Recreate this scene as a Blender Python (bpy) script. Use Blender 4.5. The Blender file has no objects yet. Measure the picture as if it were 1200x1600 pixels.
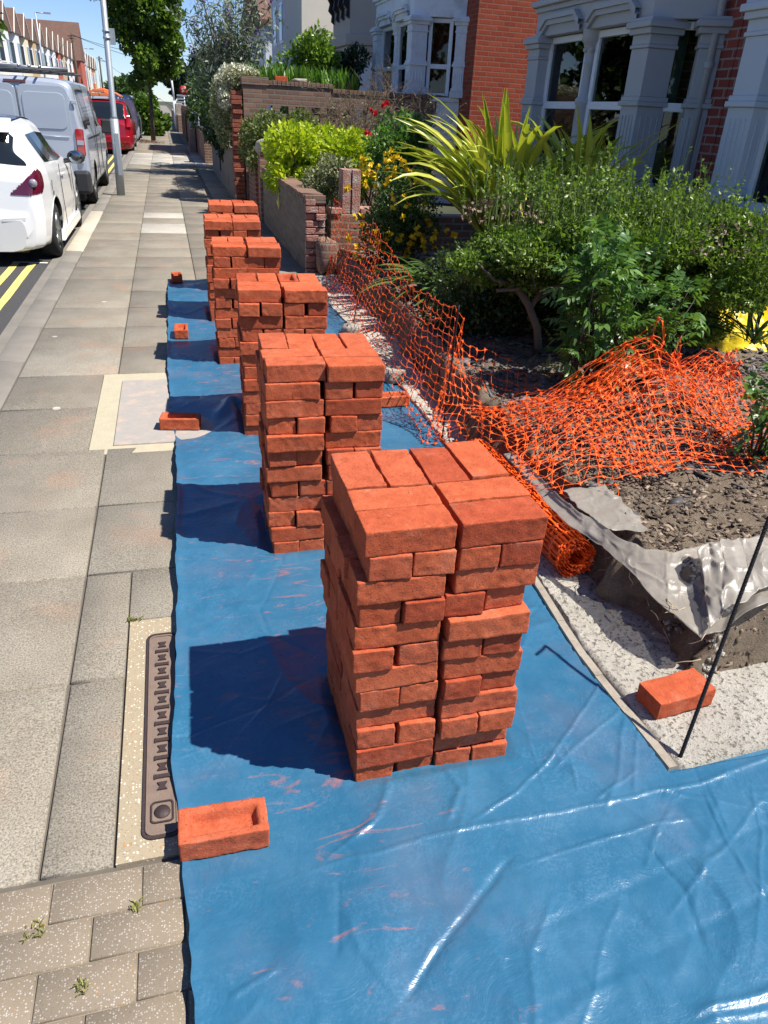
import bpy, math, random
import numpy as np
from mathutils import Vector, Matrix, noise

random.seed(7); RNG = np.random.default_rng(7)
S = bpy.context.scene
C = S.collection
PI = math.pi

# ------------------------------------------------------------------ camera
cam_d = bpy.data.cameras.new("camera"); cam = bpy.data.objects.new("camera", cam_d); C.objects.link(cam)
cam_d.sensor_fit = 'VERTICAL'; cam_d.sensor_height = 24.0; cam_d.lens = 24*1144.7/1600
cam_d.clip_start = 0.05; cam_d.clip_end = 3000
RT = Vector((0.96552288, -0.25602411, 0.04708741)); UP = Vector((0.08286304, 0.4737455, 0.87675476)); FW = Vector((0.24677781, 0.84262498, -0.47862706))
m = Matrix.Identity(4)
for i in range(3):
    m[i][0] = RT[i]; m[i][1] = UP[i]; m[i][2] = -FW[i]
m[0][3], m[1][3], m[2][3] = 0, 0, 1.615
cam.matrix_world = m
S.camera = cam
S.render.resolution_x = 768; S.render.resolution_y = 1024

# ------------------------------------------------------------------ light
SUN = Vector((0.44, -0.235, 0.80)).normalized()
w = bpy.data.worlds.new("World"); S.world = w; w.use_nodes = True
nt = w.node_tree; nt.nodes.clear()
sk = nt.nodes.new('ShaderNodeTexSky'); sk.sky_type = 'NISHITA'; sk.sun_disc = False
sk.sun_elevation = math.asin(SUN.z); sk.sun_rotation = math.atan2(SUN.x, SUN.y)
sk.air_density = 1.0; sk.dust_density = 0.0; sk.ozone_density = 3.0; sk.altitude = 1500; sk.air_density = 1.0
bg = nt.nodes.new('ShaderNodeBackground'); bg.inputs[1].default_value = 0.085
ow = nt.nodes.new('ShaderNodeOutputWorld'); tn = nt.nodes.new('ShaderNodeMixRGB'); tn.blend_type = 'MULTIPLY'; tn.inputs[0].default_value = 1; tn.inputs[2].default_value = (.80, .88, 1.08, 1)
nt.links.new(sk.outputs[0], tn.inputs[1]); nt.links.new(tn.outputs[0], bg.inputs[0]); nt.links.new(bg.outputs[0], ow.inputs[0])
sl = bpy.data.lights.new("sun", 'SUN'); sl.energy = 5.0; sl.angle = math.radians(0.53); sl.color = (1.0, 0.95, 0.87)
so = bpy.data.objects.new("sun", sl); C.objects.link(so); so.rotation_euler = SUN.to_track_quat('Z', 'Y').to_euler(); so.location = (5, -5, 20)
S.view_settings.view_transform = 'Standard'; S.view_settings.look = 'None'; S.view_settings.exposure = 0.68; S.view_settings.gamma = 1.0

# ------------------------------------------------------------------ materials
class NT:
    def __init__(s, name):
        s.m = bpy.data.materials.new(name); s.m.use_nodes = True; s.t = s.m.node_tree
        s.b = s.t.nodes['Principled BSDF']; s.o = s.t.nodes['Material Output']
        s.tc = s.t.nodes.new('ShaderNodeTexCoord')
    def n(s, typ, **k):
        x = s.t.nodes.new('ShaderNode'+typ)
        for a, v in k.items(): setattr(x, a, v)
        return x
    def l(s, a, b): s.t.links.new(a, b)
    def noise(s, scale, detail=4, rough=.6, vec=None, dist=0):
        x = s.n('TexNoise'); x.inputs['Scale'].default_value = scale; x.inputs['Detail'].default_value = detail
        x.inputs['Roughness'].default_value = rough; x.inputs['Distortion'].default_value = dist
        s.l(vec or s.tc.outputs['Object'], x.inputs['Vector']); return x.outputs[0]
    def ramp(s, fac, stops):
        x = s.n('ValToRGB'); e = x.color_ramp.elements
        while len(e) < len(stops): e.new(.5)
        for i, (p, c) in enumerate(stops):
            e[i].position = p; e[i].color = (*c, 1) if len(c) == 3 else c
        s.l(fac, x.inputs[0]); return x.outputs[0]
    def mix(s, fac, a, b, mode='MIX'):
        x = s.n('MixRGB'); x.blend_type = mode
        for i, v in ((0, fac), (1, a), (2, b)):
            if hasattr(v, 'is_linked'): s.l(v, x.inputs[i])
            elif isinstance(v, (int, float)): x.inputs[i].default_value = v
            else: x.inputs[i].default_value = (*v, 1)
        return x.outputs[0]
    def math(s, op, a, b=0.0, c=None):
        x = s.n('Math'); x.operation = op
        for i, v in ((0, a), (1, b), (2, c)):
            if v is None: continue
            if hasattr(v, 'is_linked'): s.l(v, x.inputs[i])
            else: x.inputs[i].default_value = v
        return x.outputs[0]
    def bump(s, h, strength=.4, dist=.002, prev=None):
        x = s.n('Bump'); x.inputs['Strength'].default_value = strength; x.inputs['Distance'].default_value = dist
        s.l(h, x.inputs['Height'])
        if prev: s.l(prev, x.inputs['Normal'])
        s.l(x.outputs[0], s.b.inputs['Normal']); return x.outputs[0]
    def set(s, rough=None, spec=None, metal=None, color=None, coat=None):
        for k, v in (('Roughness', rough), ('Specular IOR Level', spec), ('Metallic', metal), ('Coat Weight', coat)):
            if v is None: continue
            if hasattr(v, 'is_linked'): s.l(v, s.b.inputs[k])
            else: s.b.inputs[k].default_value = v
        if color is not None:
            if hasattr(color, 'is_linked'): s.l(color, s.b.inputs['Base Color'])
            else: s.b.inputs['Base Color'].default_value = (*color, 1)
        return s

def simple(name, col, rough=.6, var=.25, scale=6, bump=0, bscale=60, spec=.5, metal=0, bdist=.003, dirt=None):
    n = NT(name)
    a = tuple(c*(1-var) for c in col); b = tuple(min(1, c*(1+var*.6)) for c in col)
    c = n.mix(n.noise(scale, 6), a, b)
    if dirt: c = n.mix(n.ramp(n.noise(scale*.45, 7, .7), [(.5, (0, 0, 0)), (.72, (1, 1, 1))]), c, dirt)
    n.set(rough, spec, metal, c)
    if bump: n.bump(n.noise(bscale, 5), bump, bdist)
    return n.m

def leafmat(name, dark, light, rough=.45, trans=.3, tcol=None, spec=.45):
    n = NT(name)
    at = n.n('Attribute'); at.attribute_name = 'tint'
    c = n.mix(at.outputs['Fac'], dark, light)
    n.set(rough, spec, 0, c)
    tr = n.n('BsdfTranslucent'); tc = n.mix(1.0, c, tcol or (1.0, 1.15, .45), 'MULTIPLY'); n.l(tc, tr.inputs[0])
    mx = n.n('MixShader'); mx.inputs[0].default_value = trans
    n.l(n.b.outputs[0], mx.inputs[1]); n.l(tr.outputs[0], mx.inputs[2]); n.l(mx.outputs[0], n.o.inputs[0])
    return n.m

def wallvec(n, sx=1.0, sz=1.0):
    g = n.n('NewGeometry'); sn = n.n('SeparateXYZ'); n.l(g.outputs['Normal'], sn.inputs[0])
    sp = n.n('SeparateXYZ'); n.l(n.tc.outputs['Object'], sp.inputs[0])
    ny = n.math('GREATER_THAN', n.math('ABSOLUTE', sn.outputs[1]), .7)
    nyi = n.math('SUBTRACT', 1.0, ny)
    u = n.math('ADD', n.math('MULTIPLY', sp.outputs[0], ny), n.math('MULTIPLY', sp.outputs[1], nyi))
    cb = n.n('CombineXYZ'); n.l(u, cb.inputs[0]); n.l(sp.outputs[2], cb.inputs[1]); return cb.outputs[0]

def brickwall(name, a, b, mortar, bw=.225, rh=.075, ms=.01, rough=.9, bump=.6):
    n = NT(name); v = wallvec(n)
    # slight wobble
    wn = n.n('TexNoise'); wn.inputs['Scale'].default_value = 9; n.l(v, wn.inputs[0])
    vm = n.n('VectorMath'); vm.operation = 'MULTIPLY_ADD'; n.l(wn.outputs['Color'], vm.inputs[0]); vm.inputs[1].default_value = (.012, .012, 0); n.l(v, vm.inputs[2])
    t = n.n('TexBrick'); n.l(vm.outputs[0], t.inputs['Vector'])
    t.inputs['Color1'].default_value = (*a, 1); t.inputs['Color2'].default_value = (*b, 1); t.inputs['Mortar'].default_value = (*mortar, 1)
    t.inputs['Scale'].default_value = 1; t.inputs['Mortar Size'].default_value = ms; t.inputs['Mortar Smooth'].default_value = .3
    t.inputs['Brick Width'].default_value = bw; t.inputs['Row Height'].default_value = rh; t.inputs['Bias'].default_value = -.1
    ns = n.noise(14, 6, .7); c = n.mix(.55, t.outputs[0], n.mix(ns, (.55, .5, .48), (1.15, 1.15, 1.15)), 'MULTIPLY')
    n.set(rough, .25, 0, c)
    b1 = n.bump(n.math('SUBTRACT', 1.0, t.outputs['Fac']), bump, .01)
    n.bump(n.noise(90, 4), .35, .004, b1)
    return n.m

M = {}
# loose clay bricks
def clay():
    n = NT('clay_brick'); oi = n.n('ObjectInfo')
    base = n.ramp(oi.outputs['Random'], [(0, (.36, .070, .034)), (.25, (.53, .120, .050)), (.5, (.48, .115, .055)), (.75, (.57, .14, .062)), (1, (.45, .095, .042))])
    vm = n.n('VectorMath'); vm.operation = 'ADD'; cb = n.n('CombineXYZ')
    n.l(n.math('MULTIPLY', oi.outputs['Random'], 37.0), cb.inputs[0]); n.l(n.tc.outputs['Object'], vm.inputs[0]); n.l(cb.outputs[0], vm.inputs[1])
    v = vm.outputs[0]
    c = n.mix(n.ramp(n.noise(22, 5, .65, v), [(.35, (.78, .72, .7)), (.65, (1.12, 1.1, 1.08))]), (0, 0, 0), base, 'MIX')
    c = n.mix(1.0, n.ramp(n.noise(22, 5, .65, v), [(.3, (.76, .7, .66)), (.7, (1.12, 1.12, 1.12))]), base, 'MULTIPLY')
    pale = n.ramp(n.noise(35, 4, .7, v), [(.62, (0, 0, 0)), (.74, (.55, .55, .55))]); c = n.mix(pale, c, (.60, .26, .14))
    spots = n.ramp(n.noise(150, 3, .6, v), [(.60, (0, 0, 0)), (.70, (.85, .85, .85))]); c = n.mix(spots, c, (.17, .04, .025))
    fg = n.ramp(n.noise(260, 3, .7, v), [(.3, (.82, .80, .78)), (.7, (1.14, 1.14, 1.15))]); c = n.mix(1.0, c, fg, 'MULTIPLY')
    dustb = n.ramp(n.noise(9, 5, .7, v), [(.56, (0, 0, 0)), (.76, (.35, .35, .35))]); c = n.mix(dustb, c, (.55, .25, .16))
    n.set(.95, .12, 0, c)
    b1 = n.bump(n.noise(210, 4, .75, v), .6, .0028)
    n.bump(n.noise(60, 5, .7, v), .4, .003, b1)
    return n.m
M['clay'] = clay()

def flag():
    n = NT('paving_flag'); at = n.n('Attribute'); at.attribute_name = 'tint'
    base = n.ramp(at.outputs['Fac'], [(0, (.222, .203, .168)), (.45, (.252, .229, .188)), (.8, (.285, .26, .213)), (.9, (.36, .345, .305)), (1, (.52, .50, .45))])
    grain = n.ramp(n.noise(170, 3, .7), [(.34, (.50, .49, .47)), (.5, (1, 1, 1)), (.68, (1.42, 1.38, 1.30))])
    c = n.mix(1.0, grain, base, 'MULTIPLY')
    fine = n.ramp(n.noise(430, 2, .6), [(.35, (.72, .70, .68)), (.65, (1.2, 1.2, 1.2))]); c = n.mix(.8, c, n.mix(1.0, c, fine, 'MULTIPLY'))
    patch = n.ramp(n.noise(3.1, 6, .65), [(.3, (.84, .82, .80)), (.7, (1.1, 1.1, 1.1))]); c = n.mix(1.0, c, patch, 'MULTIPLY')
    # brick dust left by the stacks
    sp = n.n('SeparateXYZ'); n.l(n.tc.outputs['Object'], sp.inputs[0])
    dust = n.ramp(n.noise(2.4, 4, .6), [(.55, (0, 0, 0)), (.72, (1, 1, 1))])
    dx = n.ramp(sp.outputs[0], [(0, (0, 0, 0)), (.02, (0, 0, 0))])
    near = n.math('MULTIPLY', n.math('GREATER_THAN', sp.outputs[0], -.9), .22)
    c = n.mix(n.math('MULTIPLY', dust, near), c, (.50, .22, .12))
    blot = n.ramp(n.noise(38, 3, .6), [(.60, (0, 0, 0)), (.68, (.5, .5, .5))]); c = n.mix(n.math('MULTIPLY', blot, .5), c, (.17, .16, .14))
    rd = n.math('ABSOLUTE', n.math('SUBTRACT', n.noise(1.3, 5, .55), .5)); ck = n.math('MULTIPLY', n.math('LESS_THAN', rd, .0016), n.math('GREATER_THAN', n.noise(.9, 2, .5), .5))
    
    stain = n.ramp(n.noise(1.7, 7, .72), [(.50, (0, 0, 0)), (.70, (.28, .28, .28))]); c = n.mix(stain, c, (.13, .12, .10))
    gum = n.n('TexVoronoi'); gum.inputs['Scale'].default_value = 2.1; n.l(n.tc.outputs['Object'], gum.inputs['Vector'])
    c = n.mix(n.math('MULTIPLY', n.math('LESS_THAN', gum.outputs['Distance'], .045), .8), c, (.5, .48, .43))
    n.set(.88, .25, 0, c)
    b = n.bump(n.noise(190, 4, .7), .55, .0025); n.bump(n.noise(7, 4), .3, .01, b)
    return n.m
M['flag'] = flag()

def aggregate(name, lo, hi, stone, sc=75, amt=.42):
    n = NT(name); v = n.n('TexVoronoi'); v.inputs['Scale'].default_value = sc; n.l(n.tc.outputs['Object'], v.inputs['Vector'])
    v2 = n.n('TexVoronoi'); v2.inputs['Scale'].default_value = sc*2.1; n.l(n.tc.outputs['Object'], v2.inputs['Vector'])
    sp = n.n('SeparateColor'); n.l(v.outputs['Color'], sp.inputs[0]); sp2 = n.n('SeparateColor'); n.l(v2.outputs['Color'], sp2.inputs[0])
    base = n.mix(n.noise(9, 6, .7), lo, hi)
    st = n.mix(sp.outputs[1], stone, tuple(min(1, x*k) for x, k in zip(stone, (1.25, 1.3, 1.45))))
    st = n.mix(n.math('GREATER_THAN', sp.outputs[2], .92), st, (.42, .20, .07))
    m1 = n.math('MULTIPLY', n.math('GREATER_THAN', sp.outputs[0], 1-amt), n.math('LESS_THAN', v.outputs['Distance'], .38))
    m2 = n.math('MULTIPLY', n.math('GREATER_THAN', sp2.outputs[0], .70), n.math('LESS_THAN', v2.outputs['Distance'], .36))
    c = n.mix(n.math('MULTIPLY', m2, .75), base, n.mix(sp2.outputs[1], (.33, .285, .225), (.10, .08, .06)))
    c = n.mix(m1, c, st)
    n.set(.8, .35, 0, c)
    b = n.bump(n.math('ADD', m1, n.math('MULTIPLY', m2, .5)), .5, .0018); n.bump(n.noise(130, 4), .4, .0015, b)
    return n.m
M['agg'] = aggregate('exposed_aggregate', (.175, .14, .10), (.27, .22, .16), (.34, .295, .235), 200, .42)
M['surround'] = aggregate('pale_aggregate', (.29, .235, .155), (.40, .33, .225), (.55, .48, .35), 130, .3)
M['joint'] = simple('joint_dirt', (.12, .105, .085), .95, .4, 14, .5, 120)
M['joint_sand'] = simple('joint_sand', (.25, .205, .155), .95, .4, 14, .5, 160, dirt=(.12, .12, .05))
M['kerb'] = simple('kerb_stone', (.22, .20, .17), .9, .3, 5, .6, 160, dirt=(.16, .15, .13))
M['kerb_pale'] = simple('kerb_pale', (.47, .42, .33), .9, .25, 7, .5, 130, dirt=(.40, .34, .25))
M['asphalt'] = simple('asphalt', (.062, .060, .060), .9, .45, 90, .8, 260, dirt=(.09, .085, .08), bdist=.006)
M['yellow'] = simple('yellow_paint', (.72, .62, .16), .75, .18, 30, .4, 200, dirt=(.5, .45, .2))
M['white_paint'] = simple('white_paint', (.7, .7, .66), .75, .2, 30, .4, 200)
M['cement'] = simple('pale_cement', (.46, .41, .29), .95, .2, 18, .7, 80, dirt=(.42, .37, .26), bdist=.006)
M['concrete_cover'] = simple('concrete_cover', (.34, .315, .285), .9, .15, 25, .5, 160, dirt=(.50, .36, .28))
M['fresh_concrete'] = None

def fresh():
    n = NT('fresh_concrete'); c = n.mix(n.noise(12, 6, .7), (.42, .40, .35), (.66, .62, .53))
    c = n.mix(n.ramp(n.noise(75, 3, .7), [(.54, (0, 0, 0)), (.62, (.9, .9, .9))]), c, (.15, .13, .105))
    c = n.mix(n.ramp(n.noise(5, 5, .6), [(.5, (0, 0, 0)), (.7, (.4, .4, .4))]), c, (.30, .27, .22))
    n.set(.95, .2, 0, c); b = n.bump(n.noise(75, 5, .75), .9, .012); n.bump(n.noise(300, 3), .5, .002, b); return n.m
M['fresh_concrete'] = fresh()
def soil():
    n = NT('soil'); c = n.mix(n.noise(9, 7, .7), (.14, .105, .072), (.38, .30, .22))
    c = n.mix(n.ramp(n.noise(50, 4, .7), [(.6, (0, 0, 0)), (.72, (.8, .8, .8))]), c, (.36, .30, .23))
    n.set(1, .1, 0, c); b = n.bump(n.noise(45, 7, .75), 1, .03); n.bump(n.noise(200, 4), .8, .006, b); return n.m
M['soil'] = soil()
M['garden'] = simple('garden_ground', (.05, .06, .03), 1, .5, 2, .8, 30, dirt=(.09, .075, .05), bdist=.03)

def tarpm():
    n = NT('blue_plastic_sheet'); P = n.tc.outputs['Object']
    c = n.mix(n.noise(2.3, 4, .6), (.018, .098, .185), (.032, .140, .245))
    # pale scuffs where paving pushes up from beneath
    br = n.n('TexBrick'); n.l(P, br.inputs['Vector']); br.inputs['Scale'].default_value = 1; br.inputs['Brick Width'].default_value = .205; br.inputs['Row Height'].default_value = .105
    br.inputs['Mortar Size'].default_value = .014; br.inputs['Mortar Smooth'].default_value = .7
    inv = n.math('SUBTRACT', 1.0, br.outputs['Fac'])
    sc = n.math('MULTIPLY', n.ramp(n.noise(120, 4, .75), [(.46, (0, 0, 0)), (.64, (1, 1, 1))]), n.ramp(n.noise(4.2, 5, .65), [(.42, (0, 0, 0)), (.62, (1, 1, 1))]))
    sc = n.math('MULTIPLY', sc, inv)
    c = n.mix(n.math('MULTIPLY', sc, .13), c, (.22, .40, .58))
    c = n.mix(n.ramp(n.noise(5, 6, .7), [(.45, (0, 0, 0)), (.8, (.35, .35, .35))]), c, (.11, .23, .34))
    # brick dust: streaks, thickest near the stacks
    mp = n.n('Mapping'); mp.inputs['Rotation'].default_value = (0, 0, -.75); mp.inputs['Scale'].default_value = (1, 3.6, 1); n.l(P, mp.inputs[0])
    d = n.noise(4.6, 6, .66, mp.outputs[0], 1.6)
    sp = n.n('SeparateXYZ'); n.l(P, sp.inputs[0])
    gx = n.math('ABSOLUTE', n.math('SUBTRACT', sp.outputs[0], .32))
    thr = n.math('ADD', .538, n.math('MULTIPLY', gx, .17))
    gy = n.math('MULTIPLY', n.math('LESS_THAN', sp.outputs[1], 1.17), .055)
    thr = n.math('ADD', thr, gy)
    dm = n.math('MULTIPLY', n.math('SUBTRACT', d, thr), 9.0); cl = n.n('Clamp'); n.l(dm, cl.inputs[0])
    dm2 = n.math('MULTIPLY', cl.outputs[0], n.ramp(n.noise(60, 4, .7), [(.3, (.35, .35, .35)), (.7, (1, 1, 1))]))
    soft = n.math('MULTIPLY', n.ramp(n.noise(3.2, 5, .6), [(.52, (0, 0, 0)), (.75, (1, 1, 1))]), .10)
    dm3 = n.math('MINIMUM', n.math('ADD', n.math('MULTIPLY', dm2, .66), soft), 1.0)
    c = n.mix(dm3, c, (.44, .115, .06))
    n.set(n.math('ADD', n.mix(n.noise(18, 5, .7), (.21, .21, .21), (.38, .38, .38)), n.math('MULTIPLY', dm3, .5)), .5, 0, c)
    b = n.bump(n.noise(7, 5, .6, None, 1.2), .40, .014); n.bump(n.noise(45, 5, .7), .25, .003, b)
    return n.m
M['tarp'] = tarpm()
M['iron'] = simple('rusty_iron', (.085, .055, .048), .6, .35, 25, .5, 200, metal=.3, dirt=(.17, .12, .09))
M['iron_worn'] = simple('worn_iron', (.21, .15, .115), .6, .3, 30, .6, 220, dirt=(.15, .11, .09))
M['iron_dark'] = simple('dark_iron', (.045, .028, .026), .6, .3, 40, .5, 200)
M['net'] = simple('orange_plastic', (.93, .115, .010), .42, .08, 20, spec=.35)
M['rebar'] = simple('black_steel', (.018, .017, .018), .55, .3, 40, .6, 300, metal=.5)
M['slate'] = None
def tinted(name, a, b, rough=.7, spec=.4, bs=120):
    n = NT(name); at = n.n('Attribute'); at.attribute_name = 'tint'
    c = n.mix(at.outputs['Fac'], a, b); n.set(rough, spec, 0, c); n.bump(n.noise(bs, 4), .4, .002); return n.m
M['slate'] = tinted('slate_chip', (.035, .034, .038), (.20, .185, .18), .55)
M['mulch'] = tinted('bark_chip', (.035, .022, .015), (.34, .26, .19), .95)
def film():
    n = NT('dusty_polythene'); c = n.mix(n.noise(7, 6, .7), (.22, .19, .15), (.50, .46, .40)); n.set(.36, .5, 0, c)
    tr = n.n('BsdfTransparent'); mx = n.n('MixShader'); mx.inputs[0].default_value = .40; n.l(n.b.outputs[0], mx.inputs[1]); n.l(tr.outputs[0], mx.inputs[2]); n.l(mx.outputs[0], n.o.inputs[0])
    v = n.n('TexVoronoi'); v.feature = 'DISTANCE_TO_EDGE'; v.inputs['Scale'].default_value = 16; dn = n.n('TexNoise'); dn.inputs['Scale'].default_value = 5; n.l(n.tc.outputs['Object'], dn.inputs[0]); vm = n.n('VectorMath'); vm.operation = 'MULTIPLY_ADD'; n.l(dn.outputs['Color'], vm.inputs[0]); vm.inputs[1].default_value = (.35, .35, .35); n.l(n.tc.outputs['Object'], vm.inputs[2]); n.l(vm.outputs[0], v.inputs['Vector'])
    b = n.bump(v.outputs['Distance'], .3, .012); n.bump(n.noise(40, 4, .6), .3, .003, b); return n.m
M['film'] = film()
M['yellow_bag'] = simple('yellow_plastic', (.80, .58, .01), .35, .15, 8, .5, 14, bdist=.02)
M['brick_red'] = brickwall('brick_red', (.29, .052, .03), (.38, .085, .045), (.25, .13, .09))
M['brick_dark'] = brickwall('brick_dark', (.24, .055, .045), (.32, .08, .06), (.34, .26, .23))
M['brick_old'] = brickwall('brick_old', (.20, .105, .075), (.30, .15, .10), (.30, .25, .19), ms=.014, bump=.9)
M['brick_brown'] = brickwall('brick_brown', (.19, .115, .085), (.29, .175, .125), (.22, .19, .16), ms=.012, bump=.9)
M['brick_weather'] = brickwall('brick_weathered', (.17, .13, .10), (.25, .20, .155), (.20, .17, .14), ms=.014, bump=1)
M['brick_raw'] = simple('broken_brick', (.42, .21, .16), .95, .45, 16, .9, 60, dirt=(.55, .48, .42), bdist=.02)
M['brick_flame'] = simple('broken_red', (.32, .095, .055), .95, .55, 22, 1, 60, dirt=(.12, .05, .04), bdist=.02)
M['render_grey'] = simple('weathered_wall', (.25, .21, .175), .95, .35, 5, .8, 40, dirt=(.13, .11, .095), bdist=.02)
M['stonewhite'] = simple('lichen_stone', (.42, .37, .31), .95, .35, 14, .8, 60, dirt=(.22, .19, .16), bdist=.015)
M['cream_render'] = simple('cream_render', (.68, .60, .42), .85, .12, 3, .3, 60, dirt=(.5, .43, .32))
M['cream_white'] = simple('cream_white', (.70, .67, .58), .8, .1, 3, .3, 60)
M['paint_grey'] = simple('grey_paint', (.42, .435, .46), .5, .05, 4, .15, 60)
M['paint_blue'] = simple('pale_blue_paint', (.54, .60, .68), .45, .05, 4, .15, 60)
M['paint_white'] = simple('white_masonry', (.74, .78, .83), .6, .06, 4, .2, 60, dirt=(.45, .48, .52))
M['paint_beige'] = simple('beige_masonry', (.48, .42, .36), .6, .08, 4, .2, 60)
M['upvc'] = simple('white_upvc', (.74, .77, .82), .3, .03, 4)
M['timber_black'] = simple('black_bracket', (.012, .010, .010), .5, .2, 10)
def glassm():
    n = NT('window_glass'); g = n.n('BsdfGlossy'); g.inputs[0].default_value = (1, 1, 1, 1); g.inputs['Roughness'].default_value = .015
    t = n.n('BsdfTransparent'); t.inputs[0].default_value = (.62, .68, .66, 1); f = n.n('Fresnel'); f.inputs[0].default_value = 1.45
    mx = n.n('MixShader'); n.l(f.outputs[0], mx.inputs[0]); n.l(t.outputs[0], mx.inputs[1]); n.l(g.outputs[0], mx.inputs[2]); n.l(mx.outputs[0], n.o.inputs[0]); return n.m
M['glass'] = glassm()
M['carglass'] = NT('car_glass').set(.06, .8, 0, (.012, .016, .018)).m
M['farglass'] = NT('far_glass').set(.12, .6, 0, (.035, .045, .055)).m
M['curtain'] = simple('curtain', (.34, .36, .32), .9, .2, 8)
M['curtain_red'] = simple('curtain_red', (.34, .03, .04), .9, .2, 8)
M['room'] = simple('dark_room', (.03, .03, .03), .9, .2, 2)
M['car_white'] = NT('car_white').set(.25, .5, 0, (.74, .75, .75), .6).m
M['car_silver'] = NT('car_silver').set(.32, .5, .3, (.44, .49, .57), .7).m
M['car_red'] = NT('car_red').set(.28, .5, .25, (.36, .008, .02), .7).m
M['car_black'] = NT('car_black').set(.3, .5, .2, (.02, .025, .035), .6).m
M['car_dark'] = simple('dark_plastic', (.03, .032, .034), .55, .2, 20)
M['tyre'] = simple('tyre', (.018, .018, .018), .8, .2, 30, .3, 200)
M['alloy'] = simple('alloy', (.32, .33, .34), .35, .2, 10, metal=.8)
M['lens_red'] = NT('lens_red').set(.12, .6, 0, (.42, .004, .008), .8).m
M['lens_dark'] = NT('lens_dark').set(.12, .6, 0, (.10, .005, .02), .8).m
M['lens_clear'] = NT('lens_clear').set(.15, .6, .2, (.34, .34, .40), .8).m
M['galv'] = simple('galvanised_steel', (.36, .40, .44), .5, .2, 12, .3, 80, metal=.4)
M['trunk'] = simple('bark', (.16, .12, .085), .95, .4, 14, .8, 40, bdist=.01)
M['trunk_dark'] = simple('dark_bark', (.10, .08, .065), .95, .4, 20, .8, 60, bdist=.006)
M['twig'] = simple('dry_twig', (.17, .12, .085), .9, .4, 10)
M['rooftile'] = simple('roof_tile', (.155, .082, .06), .9, .4, 2.5, .3, 5, dirt=(.11, .075, .06))
M['pole_wood'] = simple('creosote_pole', (.10, .075, .055), .9, .3, 5)
M['red_sign'] = simple('red_sign', (.55, .02, .03), .5, .15, 8)
M['orange_load'] = simple('orange_load', (.75, .22, .08), .5, .15, 6)
L = {}
L['street'] = leafmat('leaf_street', (.05, .10, .018), (.17, .28, .035), .4, .4)
L['hedge'] = leafmat('leaf_hedge', (.055, .105, .014), (.25, .36, .06), .38, .42)
L['elder'] = leafmat('leaf_elder', (.055, .13, .03), (.17, .31, .07), .35, .35)
L['lime'] = leafmat('leaf_lime', (.20, .32, .015), (.62, .66, .04), .38, .4)
L['varieg'] = leafmat('leaf_variegated', (.05, .08, .03), (.42, .42, .22), .5, .2)
L['silver'] = leafmat('leaf_buddleia', (.07, .10, .06), (.28, .33, .24), .6, .2)
L['ever'] = leafmat('leaf_evergreen', (.05, .11, .015), (.22, .34, .04), .3)
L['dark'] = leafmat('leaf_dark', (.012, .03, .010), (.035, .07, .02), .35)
L['under'] = leafmat('leaf_undergrowth', (.02, .045, .010), (.08, .13, .03), .4, .25)  # dark leaf tones standing for the shade under the green shrub
L['mid'] = leafmat('leaf_mid', (.03, .07, .018), (.10, .17, .04))
L['smallhedge'] = leafmat('leaf_smallhedge', (.06, .09, .02), (.24, .28, .09))
L['iris'] = leafmat('leaf_iris', (.05, .14, .02), (.16, .30, .04), .4)
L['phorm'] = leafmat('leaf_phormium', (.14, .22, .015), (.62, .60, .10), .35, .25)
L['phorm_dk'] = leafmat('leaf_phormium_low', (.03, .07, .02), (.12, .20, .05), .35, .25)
L['purple'] = leafmat('flower_purple', (.10, .05, .22), (.30, .20, .50), .6, .1, (1, 1, 1))
L['yellowfl'] = leafmat('flower_yellow', (.62, .38, .005), (.85, .62, .02), .5, .2, (1, 1, .3))
L['redfl'] = leafmat('flower_red', (.45, .01, .02), (.70, .04, .03), .5, .2, (1, .3, .3))
L['seed'] = leafmat('dry_flower', (.16, .10, .07), (.34, .24, .17), .8, .05, (1, 1, 1))
L['grass'] = leafmat('leaf_weed', (.17, .17, .04), (.34, .33, .10), .6)
L['ivy'] = leafmat('leaf_ivy', (.035, .08, .012), (.16, .26, .04), .35)

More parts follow.
